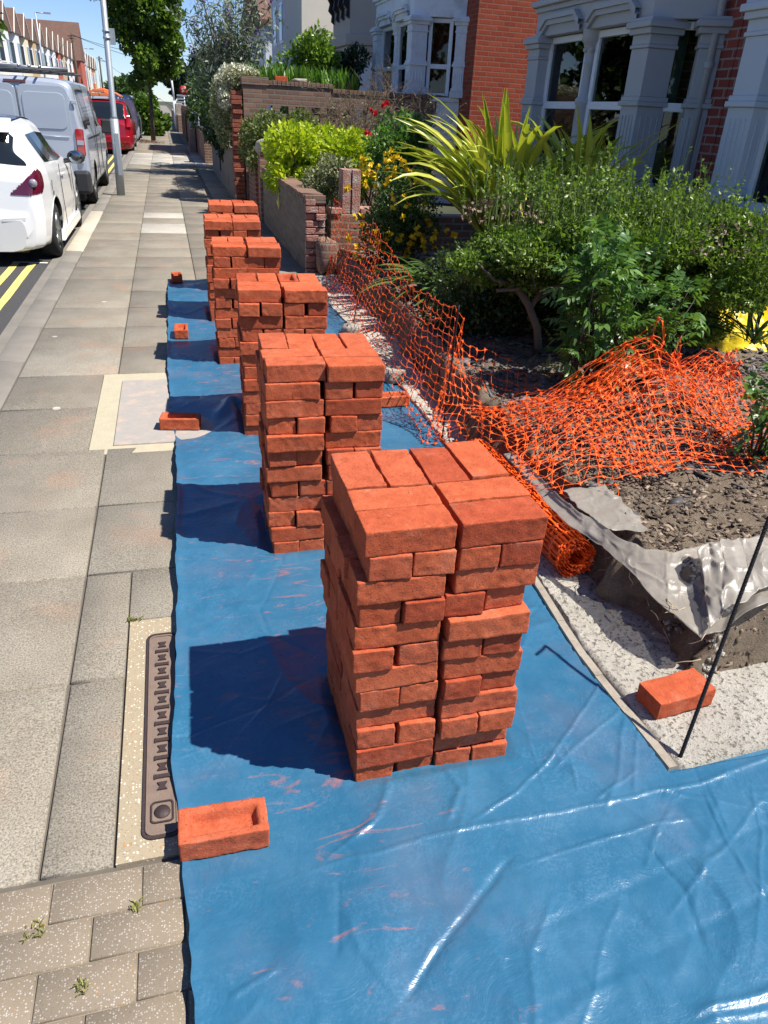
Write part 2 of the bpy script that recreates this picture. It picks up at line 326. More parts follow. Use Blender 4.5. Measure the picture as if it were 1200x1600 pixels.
# ------------------------------------------------------------------ mesh helpers
def tag(o, label=None, cat=None, group=None, kind=None):
    if label: o['label'] = label
    if cat: o['category'] = cat
    if group: o['group'] = group
    if kind: o['kind'] = kind
    return o
def thing(name, label, cat, loc=(0, 0, 0), rz=0, group=None):
    o = bpy.data.objects.new(name, None); C.objects.link(o); o.location = loc; o.rotation_euler = (0, 0, rz); o.empty_display_size = .1
    return tag(o, label, cat, group)
def link(name, me, parent=None, mat=None, smooth=False):
    if mat is not None:
        me.materials.clear()
        for x in (mat if isinstance(mat, (list, tuple)) else [mat]): me.materials.append(x)
    if smooth: me.polygons.foreach_set('use_smooth', [True]*len(me.polygons))
    o = bpy.data.objects.new(name, me); C.objects.link(o)
    if parent: o.parent = parent
    return o
class MB:
    def __init__(s): s.v = []; s.f = []; s.mi = []; s.sm = []
    def add(s, vs, fs, mi=0, sm=False):
        b = len(s.v); s.v += [tuple(v) for v in vs]; s.f += [tuple(i+b for i in f) for f in fs]; s.mi += [mi]*len(fs); s.sm += [sm]*len(fs); return s
    def box(s, x0, x1, y0, y1, z0, z1, mi=0):
        vs = [(x, y, z) for z in (z0, z1) for y in (y0, y1) for x in (x0, x1)]
        return s.add(vs, [(0, 2, 3, 1), (4, 5, 7, 6), (0, 1, 5, 4), (2, 6, 7, 3), (0, 4, 6, 2), (1, 3, 7, 5)], mi)
    def obox(s, A, B, z0, z1, t0, t1, e0=0, e1=0, mi=0):
        """box along A->B in plan; t0..t1 = offsets to the right-hand normal; e = extensions"""
        A = Vector((A[0], A[1])); B = Vector((B[0], B[1])); d = (B-A).normalized(); n = Vector((d.y, -d.x)); A = A-d*e0; B = B+d*e1
        p = [A+n*t0, B+n*t0, B+n*t1, A+n*t1]
        vs = [(q.x, q.y, z) for z in (z0, z1) for q in p]
        fs = [(0, 1, 2, 3), (7, 6, 5, 4), (0, 4, 5, 1), (1, 5, 6, 2), (2, 6, 7, 3), (3, 7, 4, 0)]
        return s.add(vs, fs, mi)
    def prism(s, poly, z0, z1, mi=0):
        n = len(poly); vs = [(x, y, z0) for x, y in poly]+[(x, y, z1) for x, y in poly]
        return s.add(vs, [tuple(range(n))[::-1], tuple(range(n, 2*n))]+[(i, (i+1) % n, n+(i+1) % n, n+i) for i in range(n)], mi)
    def extr(s, poly, axis, a, b, mi=0):
        """poly in the two other axes, extruded along axis a..b"""
        def pt(u, v, w_): return {0: (w_, u, v), 1: (u, w_, v), 2: (u, v, w_)}[axis]
        n = len(poly); vs = [pt(u, v, a) for u, v in poly]+[pt(u, v, b) for u, v in poly]
        return s.add(vs, [tuple(range(n))[::-1], tuple(range(n, 2*n))]+[(i, (i+1) % n, n+(i+1) % n, n+i) for i in range(n)], mi)
    def tube(s, pts, rad, n=6, mi=0, cap=True):
        pts = [Vector(p) for p in pts]
        if not isinstance(rad, (list, tuple)): rad = [rad]*len(pts)
        vs = []; up = Vector((.13, .21, .97))
        for i, p in enumerate(pts):
            d = (pts[min(i+1, len(pts)-1)]-pts[max(i-1, 0)]); d = d.normalized() if d.length > 1e-9 else Vector((0, 0, 1))
            a = d.cross(up if abs(d.dot(up)) < .95 else Vector((1, 0, 0))).normalized(); b = d.cross(a)
            vs += [p+a*math.cos(2*PI*k/n)*rad[i]+b*math.sin(2*PI*k/n)*rad[i] for k in range(n)]
        fs = [(i*n+k, i*n+(k+1) % n, (i+1)*n+(k+1) % n, (i+1)*n+k) for i in range(len(pts)-1) for k in range(n)]
        if cap: fs += [tuple(range(n))[::-1], tuple((len(pts)-1)*n+k for k in range(n))]
        return s.add(vs, fs, mi, True)
    def lathe(s, prof, c=(0, 0, 0), n=16, mi=0, axis='z'):
        vs = []
        for r, z in prof:
            for k in range(n):
                a = 2*PI*k/n; x, y = r*math.cos(a), r*math.sin(a)
                vs.append((c[0]+x, c[1]+y, c[2]+z) if axis == 'z' else (c[0]+z, c[1]+x, c[2]+y) if axis == 'x' else (c[0]+x, c[1]+z, c[2]+y))
        fs = [(i*n+k, i*n+(k+1) % n, (i+1)*n+(k+1) % n, (i+1)*n+k) for i in range(len(prof)-1) for k in range(n)]
        return s.add(vs, fs, mi, True)
    def mesh(s, name):
        me = bpy.data.meshes.new(name); me.from_pydata(s.v, [], s.f)
        me.polygons.foreach_set('material_index', s.mi); me.polygons.foreach_set('use_smooth', s.sm); me.update(); return me
    def build(s, name, mat, parent=None, bevel=0, label=None):
        me = s.mesh(name)
        for x in (mat if isinstance(mat, (list, tuple)) else [mat]): me.materials.append(x)
        o = bpy.data.objects.new(name, me); C.objects.link(o)
        if parent: o.parent = parent
        if bevel:
            b = o.modifiers.new('bevel', 'BEVEL'); b.width = bevel; b.segments = 2; b.limit_method = 'ANGLE'
        if label: o['label'] = label
        return o
def np_mesh(name, V, F, tint=None, smooth=False):
    """V (n,3), F (m,k)"""
    V = np.asarray(V, np.float32); F = np.asarray(F, np.int32); k = F.shape[1]
    me = bpy.data.meshes.new(name); me.vertices.add(len(V)); me.vertices.foreach_set('co', V.ravel())
    me.loops.add(F.size); me.loops.foreach_set('vertex_index', F.ravel())
    me.polygons.add(len(F)); me.polygons.foreach_set('loop_start', np.arange(0, F.size, k, dtype=np.int32))
    me.polygons.foreach_set('loop_total', np.full(len(F), k, np.int32))
    if smooth: me.polygons.foreach_set('use_smooth', np.ones(len(F), bool))
    me.update(calc_edges=True)
    if tint is not None:
        a = me.attributes.new('tint', 'FLOAT', 'FACE'); a.data.foreach_set('value', np.asarray(tint, np.float32))
    return me
def grid_faces(nx, ny):
    i = np.arange(nx-1)[None, :]+np.arange(ny-1)[:, None]*nx
    return np.stack([i, i+1, i+1+nx, i+nx], -1).reshape(-1, 4)
def smooth(x): x = np.clip(x, 0, 1); return x*x*(3-2*x)
# cheap vectorised value noise
_PG = np.random.default_rng(3).random((64, 64, 64)).astype(np.float32)
def vn(x, y, z=0.0):
    x, y, z = np.broadcast_arrays(np.asarray(x, float), np.asarray(y, float), np.asarray(z, float))
    xi, yi, zi = np.floor(x).astype(int), np.floor(y).astype(int), np.floor(z).astype(int)
    fx, fy, fz = x-xi, y-yi, z-zi; fx, fy, fz = [t*t*(3-2*t) for t in (fx, fy, fz)]
    r = 0
    for a in (0, 1):
        for b in (0, 1):
            for c_ in (0, 1):
                r = r+_PG[(xi+a) % 64, (yi+b) % 64, (zi+c_) % 64]*(fx if a else 1-fx)*(fy if b else 1-fy)*(fz if c_ else 1-fz)
    return r*2-1
def fbm(x, y, z=0.0, o=4): return sum(vn(x*2**i, y*2**i, z*2**i+i*7.3)/2**i for i in range(o))

# ------------------------------------------------------------------ leaves
def unit(v): return v/np.maximum(np.linalg.norm(v, axis=-1, keepdims=True), 1e-9)
def leaf_mesh(name, P, size, aspect=.5, up=.5, out=None, tint=None, rng=RNG, fold=.25, svar=.35, droop=None):
    """one folded four-corner leaf per point"""
    N = len(P); d = rng.normal(size=(N, 3))
    if out is not None: d = d+out*1.6
    d[:, 2] += up
    if droop: d[:, 2] -= droop
    d = unit(d); a = unit(np.cross(d, rng.normal(size=(N, 3)))); n_ = np.cross(d, a)
    flip = np.sign(n_[:, 2:3]+1e-6); n_ = n_*flip
    s = size*(1+svar*rng.normal(size=(N, 1))).clip(.35, 2.0); wd = s*aspect*.5
    b = P; m_ = P+d*s*.5
    V = np.stack([b, m_+a*wd+n_*wd*fold, P+d*s, m_-a*wd+n_*wd*fold], 1).reshape(-1, 3)
    i = np.arange(N)[:, None]*4
    F = np.concatenate([i+np.array([[0, 1, 2]]), i+np.array([[0, 2, 3]])], 1).reshape(-1, 3)
    t = rng.random(N) if tint is None else tint
    return np_mesh(name, V, F, np.repeat(t, 2))
def blob_points(clumps, n, shell=.55, rng=RNG, holes=0.0, hs=3.0):
    """points in a union of ellipsoids (cx,cy,cz,rx,ry,rz), biased to the outside; returns points and outward dirs"""
    vol = np.array([c[3]*c[4]*c[5] for c in clumps])**(2/3); pick = rng.choice(len(clumps), n, p=vol/vol.sum())
    cl = np.array(clumps)[pick]; d = unit(rng.normal(size=(n, 3)))
    r = shell+(1-shell)*rng.random(n)**.7; r *= 1+.18*fbm(d[:, 0]*2.3+pick*3.1, d[:, 1]*2.3, d[:, 2]*2.3)
    P = cl[:, :3]+d*cl[:, 3:6]*r[:, None]
    if holes > 0:
        k = fbm(P[:, 0]*hs, P[:, 1]*hs, P[:, 2]*hs, 3) > -1+holes*1.3
        P, d = P[k], d[k]
    return P, d
def sub_clumps(c, r, n, k=.35, rng=RNG, flat=1.0):
    out = []
    for i in range(n):
        d = unit(rng.normal(size=3)); rr = rng.random()**.4*.8
        s = k*(.7+.6*rng.random())
        out.append((c[0]+d[0]*r[0]*rr, c[1]+d[1]*r[1]*rr, c[2]+d[2]*r[2]*rr, r[0]*s, r[1]*s, r[2]*s*flat))
    return out
def plant(name, label, cat, base, center, rad, nleaf, size, mat, nclump=14, k=.4, aspect=.5, up=.4, holes=.25, hs=3, stems=6, stem_r=.02, stem_mat='trunk_dark', group=None, shell=.5, crown='foliage', droop=None, clumps=None, spread=.9):
    t = thing(name, label, cat, base, 0, group); b = Vector(base)
    cl = clumps or sub_clumps(center, rad, nclump, k)
    rad = rad or (.4, .4, .4)
    P, d = blob_points(cl, nleaf, shell, holes=holes, hs=hs)
    me = leaf_mesh(crown, P-np.array(base), size, aspect, up, d*.6, droop=droop); link(crown, me, t, mat)
    mb = MB()
    for c_ in random.sample(cl, min(stems, len(cl))):
        e = Vector(c_[:3])-b; mid = e*.5+Vector((random.uniform(-.1, .1)*rad[0], random.uniform(-.1, .1)*rad[1], -.05*rad[2]))
        mb.tube([(random.uniform(-1, 1)*stem_r*2, random.uniform(-1, 1)*stem_r*2, 0), mid, e], [stem_r, stem_r*.6, stem_r*.2], 5)
    mb.build('stem', M[stem_mat], t)
    return t
# ================================================================== SETTING
# --- ground to the horizon
g = MB(); g.box(-700, 700, -60, 1400, -.6, -.13); tag(g.build('ground', M['garden']), kind='structure')
r = MB(); r.box(-9.3, -1.24, -6, 420, -.4, -.10); tag(r.build('road', M['asphalt']), kind='structure')
r = MB(); r.box(-11.2, -9.3, -6, 420, -.4, -.0); tag(r.build('far_pavement', M['kerb']), kind='structure')
# joint bed under the flags
r = MB(); r.box(-1.08, 1.62, 1.235, 300, -.3, -.012); tag(r.build('pavement_bed', M['joint']), kind='structure')
r = MB(); r.box(-3.0, 2.9, -.6, 1.235, -.3, -.009); tag(r.build('block_bed', M['joint_sand']), kind='structure')

# --- flags
def slabs(name, rects, mat, z=0.0, bev=.004, hz=.0025, tintf=None, seg=1):
    V = []; F = []; T = []; b = 0
    for (x0, x1, y0, y1) in rects:
        dz = [z+random.uniform(-hz, hz) for _ in range(4)]; tl = random.random()*.75 if tintf is None else tintf(x0, x1, y0, y1)
        o = [(x0, y0), (x1, y0), (x1, y1), (x0, y1)]; i_ = [(x0+bev, y0+bev), (x1-bev, y0+bev), (x1-bev, y1-bev), (x0+bev, y1-bev)]
        vs = [(*p, q) for p, q in zip(i_, dz)]+[(*p, q-bev) for p, q in zip(o, dz)]+[(*p, z-.05) for p in o]
        V += vs; fs = [(0, 1, 2, 3)]+[(j+4, (j+1) % 4+4, (j+1) % 4, j) for j in range(4)]+[(j+8, (j+1) % 4+8, (j+1) % 4+4, j+4) for j in range(4)]
        F += [tuple(q+b for q in f) for f in fs]; T += [tl]*len(fs); b += 12
    o = link(name, np_mesh(name, V, F, T), None, mat); return tag(o, kind='structure')
rects = []; cols = [-1.045, -.43, .19, .80, 1.42]
courses = [1.245, 1.93, 2.55, 3.12, 3.76, 4.40, 5.01, 5.63, 6.22, 6.87, 7.53, 8.09]
while courses[-1] < 60: courses.append(courses[-1]+random.choice([.61, .62, .63, .62, .92]))
gp = .0045
for i in range(len(courses)-1):
    y0, y1 = courses[i], courses[i+1]
    for j in range(4):
        x0, x1 = cols[j], cols[j+1]
        if j == 1 and y0 < 2.0: x0, x1 = cols[1], -.262
        if j == 1 and 3.7 < y0 < 4.9: x0, x1 = cols[1], -.515
        if j == 0 and 3.7 < y0 < 4.9: x1 = -.515
        if x1-x0 < .05: continue
        rects.append((x0+gp, x1-gp, y0+gp, y1-gp))
rects.append((-.262, .19-gp, 2.225, 2.55-gp))
pale = {}
def ft(x0, x1, y0, y1):
    v = random.random()*.72
    if 23.2 < y0 < 28.5: v = .86+.14*random.random()
    if 12.3 < y0 < 13.0 and -.5 < x0 < 0: v = .97
    if 11.1 < y0 < 11.8 and -.5 < x0 < 0: v = .95
    if 5.0 < y0 < 5.3 and x0 < -.9: v = .82
    if y0 < 1.5 and x0 < -1: v = .78
    return v
slabs('pavement', rects, M['flag'], tintf=ft)
r = MB(); r.box(-1.24, 1.3, 60, 300, -.3, 0.0); tag(r.build('far_near_pavement', M['kerb']), kind='structure'); bpy.data.objects['far_near_pavement'].name = 'distant_pavement'
# --- small blocks at the bottom
rb = []; y = 1.232
k = 0
while y > -.3:
    x = -1.6+(.1 if k % 2 else 0)+random.uniform(-.003, .003)
    while x < 2.6:
        wd = .2
        if -.3 < x+.1 < .1: pass
        rb.append((x+.002, x+wd-.002, y-.103+.0012, y-.0012)); x += wd
    y -= .105; k += 1
slabs('block_paving', [q for q in rb], M['agg'], z=-.003, bev=.0025, hz=.0012)
# --- kerb stones
V = []; kr = []; y = -1.0
while y < 60:
    L_ = .91
    if not (9.9 < y < 13.3): kr.append((-1.245, -1.055, y+.004, y+L_-.004))
    y += L_
slabs('kerb', kr, M['kerb'], z=0.0, bev=.012, hz=.003)
slabs('pale_kerb', [(-1.245, -1.05, 9.72, 11.3), (-1.245, -1.05, 11.31, 13.4)], M['kerb_pale'], z=.006, bev=.012, hz=.002)
r = MB(); r.box(-1.40, -1.246, -2, 60, -.2, -.094); tag(r.build('gutter', M['kerb']), kind='structure')
# --- yellow lines, painted on the road as thin sheets
def strip(name, x0, x1, y0, y1, z, mat):
    n = max(2, int((y1-y0)/.25)); ys = np.linspace(y0, y1, n); jl = [random.uniform(-.004, .004) for _ in ys]
    V = [(x0+a, yy, z) for yy, a in zip(ys, jl)]+[(x1+a, yy, z) for yy, a in zip(ys, jl)]
    F = [(i, n+i, n+i+1, i+1) for i in range(n-1)]
    return tag(link(name, np_mesh(name, V, F), None, mat), kind='structure')
strip('road_marking', -1.80, -1.72, 2.0, 9.55, -.096, M['yellow'])
strip('road_marking', -1.62, -1.54, 2.0, 9.50, -.096, M['yellow'])
V = [(-1.80, 9.50, -.0915), (-1.42, 9.44, -.0915), (-1.42, 9.50, -.0915), (-1.80, 9.57, -.0915)]
tag(link('road_marking', np_mesh('rm', V, [(0, 1, 2, 3)]), None, M['white_paint']), kind='structure')
strip('road_marking', -1.74, -1.66, 20.0, 29.5, -.096, M['yellow'])
strip('road_marking', -1.54, -1.46, 20.0, 29.5, -.096, M['yellow'])

# --- concrete cover with cement surround (by the third stack)
r = MB(); r.box(-.515, .30, 3.69, 5.00, -.1, .001); tag(r.build('cement_surround', M['cement']), kind='structure')
cv = MB(); cv.box(-.395, .22, 3.79, 4.84, -.05, .010)
o = cv.build('inspection_cover', M['concrete_cover'], None, .004); tag(o, 'square pale concrete inspection cover in a cement surround half under the blue sheet', 'inspection cover')
# --- aggregate surround + iron duct cover
r = MB(); r.box(-.262+.004, .10, 1.245, 2.22, -.1, .0005); tag(r.build('aggregate_surround', M['surround']), kind='structure')
def duct_cover():
    t = thing('duct_cover', 'long brown cast iron duct cover with hourglass studs beside the blue sheet', 'duct cover', (-.150, 1.71, 0))
    def rr(hx, hy, rad, n=6):
        p = []
        for cx, cy, a0 in ((hx-rad, hy-rad, 0), (-hx+rad, hy-rad, 90), (-hx+rad, -hy+rad, 180), (hx-rad, -hy+rad, 270)):
            p += [(cx+rad*math.cos(math.radians(a0+90*i/n)), cy+rad*math.sin(math.radians(a0+90*i/n))) for i in range(n+1)]
        return p
    def ring(mb, po, pi_, z0, z1):
        n = len(po); vs = [(*p, z0) for p in po]+[(*p, z1) for p in po]+[(*p, z1) for p in pi_]+[(*p, z0) for p in pi_]
        mb.add(vs, [(i+a*n, (i+1) % n+a*n, (i+1) % n+(a+1)*n, i+(a+1)*n) for a in range(3) for i in range(n)])
    fr = MB(); ring(fr, rr(.050, .415, .028), rr(.043, .408, .022), -.02, .006); fr.build('frame', M['iron_dark'], t)
    pl = MB(); pl.prism(rr(.042, .406, .022), -.02, .002); ring(pl, rr(.041, .405, .021), rr(.035, .399, .016), .0, .006); pl.build('cover_plate', M['iron_worn'], t)
    hb = MB(); w_ = .0165
    n = 19
    for i in range(n):
        yy = .352-i*.0335; h = .0105
        a, b_ = (.018, .007) if i % 2 == 0 else (.021, .021)
        z1 = .007
        if i % 2 == 0: poly = [(-.013, -h*1.2), (.013, -h*1.2), (.006, 0), (.013, h*1.2), (-.013, h*1.2), (-.006, 0)]
        else: poly = [(-.021, -.0085), (-.015, -.006), (.015, -.006), (.021, -.0085), (.021, .0085), (.015, .006), (-.015, .006), (-.021, .0085)]
        hb.prism([(x, y+yy) for x, y in poly], .0015, z1)
    hb.build('tread_stud', M['iron_dark'], t)
    lk = MB(); ring(lk, [(x, y-.335) for x, y in rr(.029, .034, .012)], [(x, y-.335) for x, y in rr(.025, .030, .009)], .001, .006)
    lk.lathe([(.0, .0075), (.019, .0075), (.021, .001)], (0, -.335, 0), 20); lk.build('lifting_key', M['iron_dark'], t)
duct_cover()

# --- edge of the fresh concrete footing
def edgeX(Y): return np.interp(Y, [1.19, 1.4, 1.67, 1.9, 2.12, 2.6, 3.59, 5.17, 6.77, 8.2], [1.27, 1.265, 1.255, 1.27, 1.29, 1.325, 1.37, 1.40, 1.36, 1.36])
def bankX(Y): return np.interp(Y, [1.4, 1.62, 1.9, 2.17, 2.74, 3.58, 4.84, 7.01, 8.4], [1.53, 1.51, 1.515, 1.50, 1.46, 1.50, 1.60, 1.68, 1.66])
# concrete footing: strip mesh with rough top
ys = np.concatenate([np.arange(1.195, 2.6, .008), np.arange(2.6, 4.2, .016), np.arange(4.2, 8.3, .04)]); nx = 100
us = np.linspace(0, 1, nx)**1.0
X = []; 
Yg = np.repeat(ys[:, None], nx, 1); x0 = edgeX(ys)[:, None]+.004*vn(ys*30, 0)[:, None]; x1 = np.interp(ys, [1.19, 1.75, 1.9, 8.3], [2.7, 2.7, 1.75, 1.9])[:, None]
Xg = x0+(x1-x0)*us[None, :]**1.15
Zg = .020+.004*fbm(Xg*22, Yg*22, 0, 4)+.005*fbm(Xg*4, Yg*4, 5, 3)
crk = np.abs(vn(Xg*7+3, Yg*7)+.35*vn(Xg*26, Yg*26)); Zg -= .012*np.exp(-(crk/.035)**2)*(vn(Xg*2.1, Yg*2.1+4) > .05)
Zg[:, 0] = -.004; Zg[:, 1] = .012; Zg[0, :] = np.minimum(Zg[0, :], -.004)
Yg[1, :] = Yg[0, :]+.003; 
# right-hand part bends the front edge slightly upward as in the photograph
Yg = Yg+np.clip(Xg-1.27, 0, 2)*.06*np.clip(1-(Yg-1.19)/.3, 0, 1)
o = link('concrete_footing', np_mesh('concrete_footing', np.stack([Xg, Yg, Zg], -1).reshape(-1, 3), grid_faces(nx, len(ys)), smooth=True), None, M['fresh_concrete']); tag(o, kind='structure')
r = MB()
for a, b_ in zip(np.linspace(1.205, 2.5, 14)[:-1], np.linspace(1.205, 2.5, 14)[1:]):
    r.obox((edgeX(a)-.004, a), (edgeX(b_)-.004, b_), -.006, .016+random.uniform(-.002, .002), -.028, 0, 0, .001)
o = r.build('footing_edge', simple('edge_cement', (.34, .295, .235), .95, .35, 30, .9, 60, dirt=(.20, .17, .13))); tag(o, kind='structure')

# --- garden terrain with the cut bank
xs = np.concatenate([np.arange(1.40, 2.1, .0125), np.arange(2.1, 6.5, .08)]); ys = np.concatenate([np.arange(1.40, 3.6, .0125), np.arange(3.6, 8.45, .04)])
XX, YY = np.meshgrid(xs, ys)
wob = .045*fbm(YY*5, XX*0+2, 1, 4)
d = np.minimum(XX-bankX(YY)-wob, (YY-1.50-.06*fbm(XX*5, 3, 0, 3))*.8-.02)
Z = -.03+.26*smooth(d/.11)**.8+.02*fbm(XX*9, YY*9, 2, 5)*smooth(d/.05)+.012*fbm(XX*1.4, YY*1.4, 9, 2)
Z += (.05+.015*np.clip(fbm(XX*16, YY*16, 4, 3), 0, 1))*np.exp(-((d-.08)/.07)**2)
Zter = Z
o = link('garden_soil', np_mesh('garden_soil', np.stack([XX+.05*fbm(YY*11, Z*16, 1, 4)*np.exp(-((d-.05)/.06)**2), YY, Z], -1).reshape(-1, 3), grid_faces(len(xs), len(ys)), smooth=True), None, M['soil']); tag(o, kind='structure')
def terz(x, y):
    x = np.asarray(x, float); y = np.asarray(y, float)
    i = np.clip(np.searchsorted(xs, x)-1, 0, len(xs)-2); j = np.clip(np.searchsorted(ys, y)-1, 0, len(ys)-2)
    return Zter[j, i]
r = MB(); r.box(1.7, 14, 8.4, 62, -.3, .12); tag(r.build('garden_ground', M['garden']), kind='structure')

# --- chips of slate and bark
def chips(name, n, X0, X1, Y0, Y1, size, mat, cond, th=.15, lift=.004, label=None, cat=None):
    x = RNG.uniform(X0, X1, n); y = Y0+(Y1-Y0)*RNG.random(n)**1.2; k = cond(x, y); x, y = x[k], y[k]; n = len(x)
    z = terz(x, y)+lift+RNG.random(n)*lift*2
    s = size*(.45+1.5*RNG.random(n)**2.2); ar = .25+.65*RNG.random(n); an = RNG.random(n)*2*PI
    tl = RNG.normal(size=(n, 2))*.28
    ca, sa = np.cos(an), np.sin(an); loc = []
    base = np.array([(-.5, -.35), (.1, -.5), (.5, -.1), (.35, .4), (-.3, .5)])
    V = np.zeros((n, 10, 3))
    for j in range(5):
        u = (base[j, 0]+.16*RNG.normal(size=n))*s; v = (base[j, 1]+.16*RNG.normal(size=n))*s*ar
        px, py = u*ca-v*sa, u*sa+v*ca; pz = px*tl[:, 0]+py*tl[:, 1]
        V[:, j] = np.stack([x+px, y+py, z+pz+th*s*.5], -1); V[:, j+5] = np.stack([x+px, y+py, z+pz-th*s*.5], -1)
    i = np.arange(n)[:, None]*10; fs = [[0, 1, 2, 3], [0, 3, 4, 4]]+[[j+5, (j+1) % 5+5, (j+1) % 5, j] for j in range(5)]
    T3 = [(0, 1, 2), (0, 2, 3), (0, 3, 4)]
    for j in range(5): T3 += [(j+5, (j+1) % 5+5, (j+1) % 5), (j+5, (j+1) % 5, j)]
    F = np.concatenate([i+np.array([t]) for t in T3], 1).reshape(-1, 3)
    t = np.repeat(RNG.random(n)**1.6, len(T3))
    o = link(name, np_mesh(name, V.reshape(-1, 3), F, t), None, mat); return tag(o, label, cat, kind='stuff')
chips('slate_chippings', 15000, 1.6, 5.2, 1.6, 8.2, .036, M['slate'], lambda x, y: (x > bankX(y)+.12) & ((x+y > 4.9+.4*vn(x*3, y*3)) | (RNG.random(len(x)) < .10)), label='grey slate chippings covering the front garden under the shrubs', cat='slate chippings')
chips('bark_mulch', 15000, 1.55, 3.6, 1.5, 3.6, .017, M['mulch'], lambda x, y: (x > bankX(y)+.07) & (x+y < 5.6), .10, .002, label='brown bark mulch and dirt scattered beside the soil bank', cat='bark mulch')
chips('cement_crumbs', 5200, 1.5, 1.82, 1.46, 1.80, .0095, M['fresh_concrete'], lambda x, y: (fbm(x*7, y*7) > -.1), .8, .003, label='lumps of wet grey cement spilt on the corner of the soil bank', cat='cement lumps')

# ================================================================== BLUE SHEET
CREASES = [([(-.11, 1.11), (.06, 1.10), (.22, 1.12), (.34, 1.12), (.59, 1.13), (.82, 1.13), (1.27, 1.13), (1.55, 1.17), (1.9, 1.2)], .0034, .006),
 ([(1.25, 1.59), (1.16, 1.5), (.91, 1.3), (.76, 1.21), (.6, 1.14)], .004, .005), ([(1.13, 1.21), (.96, 1.14)], .003, .004),
 ([(.37, 1.21), (.22, 1.13)], .004, .004), ([(.31, .76), (.41, .84), (.56, .95), (.68, 1.03)], -.005, .009), ([(.25, 1.08), (.21, .89)], -.003, .006),
 ([(.89, .61), (1.02, .61), (1.2, .625)], .006, .008), ([(-.1, 2.19), (.13, 2.18), (.42, 2.21)], .002, .004), ([(-.12, 1.6), (-.07, 1.61), (.16, 1.68), (.34, 1.79)], -.004, .008),
 ([(-.1, 1.36), (-.04, 1.44), (.16, 1.68), (.22, 1.79)], .004, .005), ([(-.1, 1.2), (-.07, 1.23)], .003, .004), ([(.18, 2.18), (.2, 2.02), (.35, 1.86)], -.003, .006),
 ([(-.11, 1.53), (-.03, 1.55)], .003, .004), ([(1.27, 1.13), (1.23, .94), (1.23, .79)], .003, .006), ([(.33, .76), (.26, .89), (.25, .98)], .003, .010),
 ([(1.0, .72), (1.04, .86), (1.02, .99)], -.004, .008), ([(-.04, 3.8), (.12, 4.01), (.3, 4.37)], .03, .035), ([(-.03, 3.71), (.11, 3.87), (.27, 4.04)], .02, .02),
 ([(-.1, 2.0), (.1, 1.93), (.35, 2.0)], .002, .004), ([(-.1, 2.9), (.2, 3.0)], .006, .01), ([(-.1, 3.3), (.1, 3.1), (.25, 3.0)], .006, .012), ([(-.08, 5.4), (.1, 5.2), (.25, 5.1)], .01, .015), ([(.0, 7.6), (.1, 7.9), (.2, 7.4)], .02, .03),
 ([(-.1, 6.6), (.05, 6.5), (.25, 6.7)], .008, .015), ([(.55, .62), (.62, .8), (.72, .9)], .003, .008), ([(.95, 1.62), (1.12, 2.0)], .0025, .006), ([(.83, 1.15), (.95, 1.7)], .0015, .003), ([(.45, 1.34), (.40, 1.24), (.30, 1.17)], .005, .012), ([(.6, 1.34), (.62, 1.25), (.55, 1.16)], .004, .010)]
_rc = random.Random(8)
for _ in range(60):
    x, y = _rc.uniform(-.1, 1.6), _rc.uniform(.45, 2.4) if _rc.random() < .8 else _rc.uniform(2.4, 7.5)
    a = _rc.choice([.6, .7, 2.2, 1.2, -.3, .1])+_rc.gauss(0, .3); L_ = _rc.uniform(.10, .60); p = [(x, y)]
    for k in range(3): a += _rc.gauss(0, .10); x += math.cos(a)*L_/3; y += math.sin(a)*L_/3; p.append((x, y))
    CREASES.append((p, _rc.choice([1, 1, -1])*_rc.uniform(.0014, .0034), _rc.uniform(.0042, .0065)))
def crease_h(X, Y):
    H = np.zeros_like(X)
    for pts, a, w_ in CREASES:
        D = np.full(X.shape, 9.0)
        p = np.array(pts)
        m_ = (X > p[:, 0].min()-.12) & (X < p[:, 0].max()+.12) & (Y > p[:, 1].min()-.12) & (Y < p[:, 1].max()+.12)
        x, y = X[m_], Y[m_]
        if x.size == 0: continue
        xw = x+.006*vn(x*14, y*14); yw = y+.006*vn(x*14+9, y*14)
        dd = np.full(x.shape, 9.0); tt = np.zeros(x.shape); n = len(p)-1
        for i in range(n):
            e = p[i+1]-p[i]; t = np.clip(((xw-p[i, 0])*e[0]+(yw-p[i, 1])*e[1])/(e@e), 0, 1)
            q = np.hypot(xw-p[i, 0]-e[0]*t, yw-p[i, 1]-e[1]*t); u = q < dd; dd[u] = q[u]; tt[u] = ((i+t)/n)[u]
        fade = np.minimum(1, np.minimum(tt, 1-tt)*6+.25)
        H[m_] += a*fade*(np.exp(-(dd/w_)**2)+.35*np.exp(-(dd/(w_*5))**2))
    return H
STK = [(.357, 1.348, -.005), (.278, 2.550, -.033), (.296, 3.795, -.050), (.236, 5.079, -.042), (.247, 6.269, -.018), (.343, 7.341, -.012)]
xs_t = np.concatenate([np.arange(0, 1.5, .005), np.arange(1.5, 2.8, .02)])
ys_t = np.concatenate([np.arange(.30, .55, .02), np.arange(.55, 1.95, .005), np.arange(1.95, 2.4, .0075), np.arange(2.4, 5, .018), np.arange(5, 8.02, .03)])
UU, YY = np.meshgrid(xs_t, ys_t)
left = np.interp(ys_t, [.3, .85, 1.13, 1.56, 2.08, 3.0, 3.62, 3.72, 4.1, 5.32, 7.95], [-.05, -.09, -.10, -.12, -.10, -.085, -.075, -.075, -.10, -.11, -.085])+.006*vn(ys_t*6, 1)+.003*vn(ys_t*23, 2)
XX = UU+left[:, None]
_rx, _ry = XX*.985+YY*.17, YY*.985-XX*.17
brx = ((_rx/.205+.5*(np.floor(_ry/.145) % 2)) % 1.0); bry = (_ry/.145) % 1.0
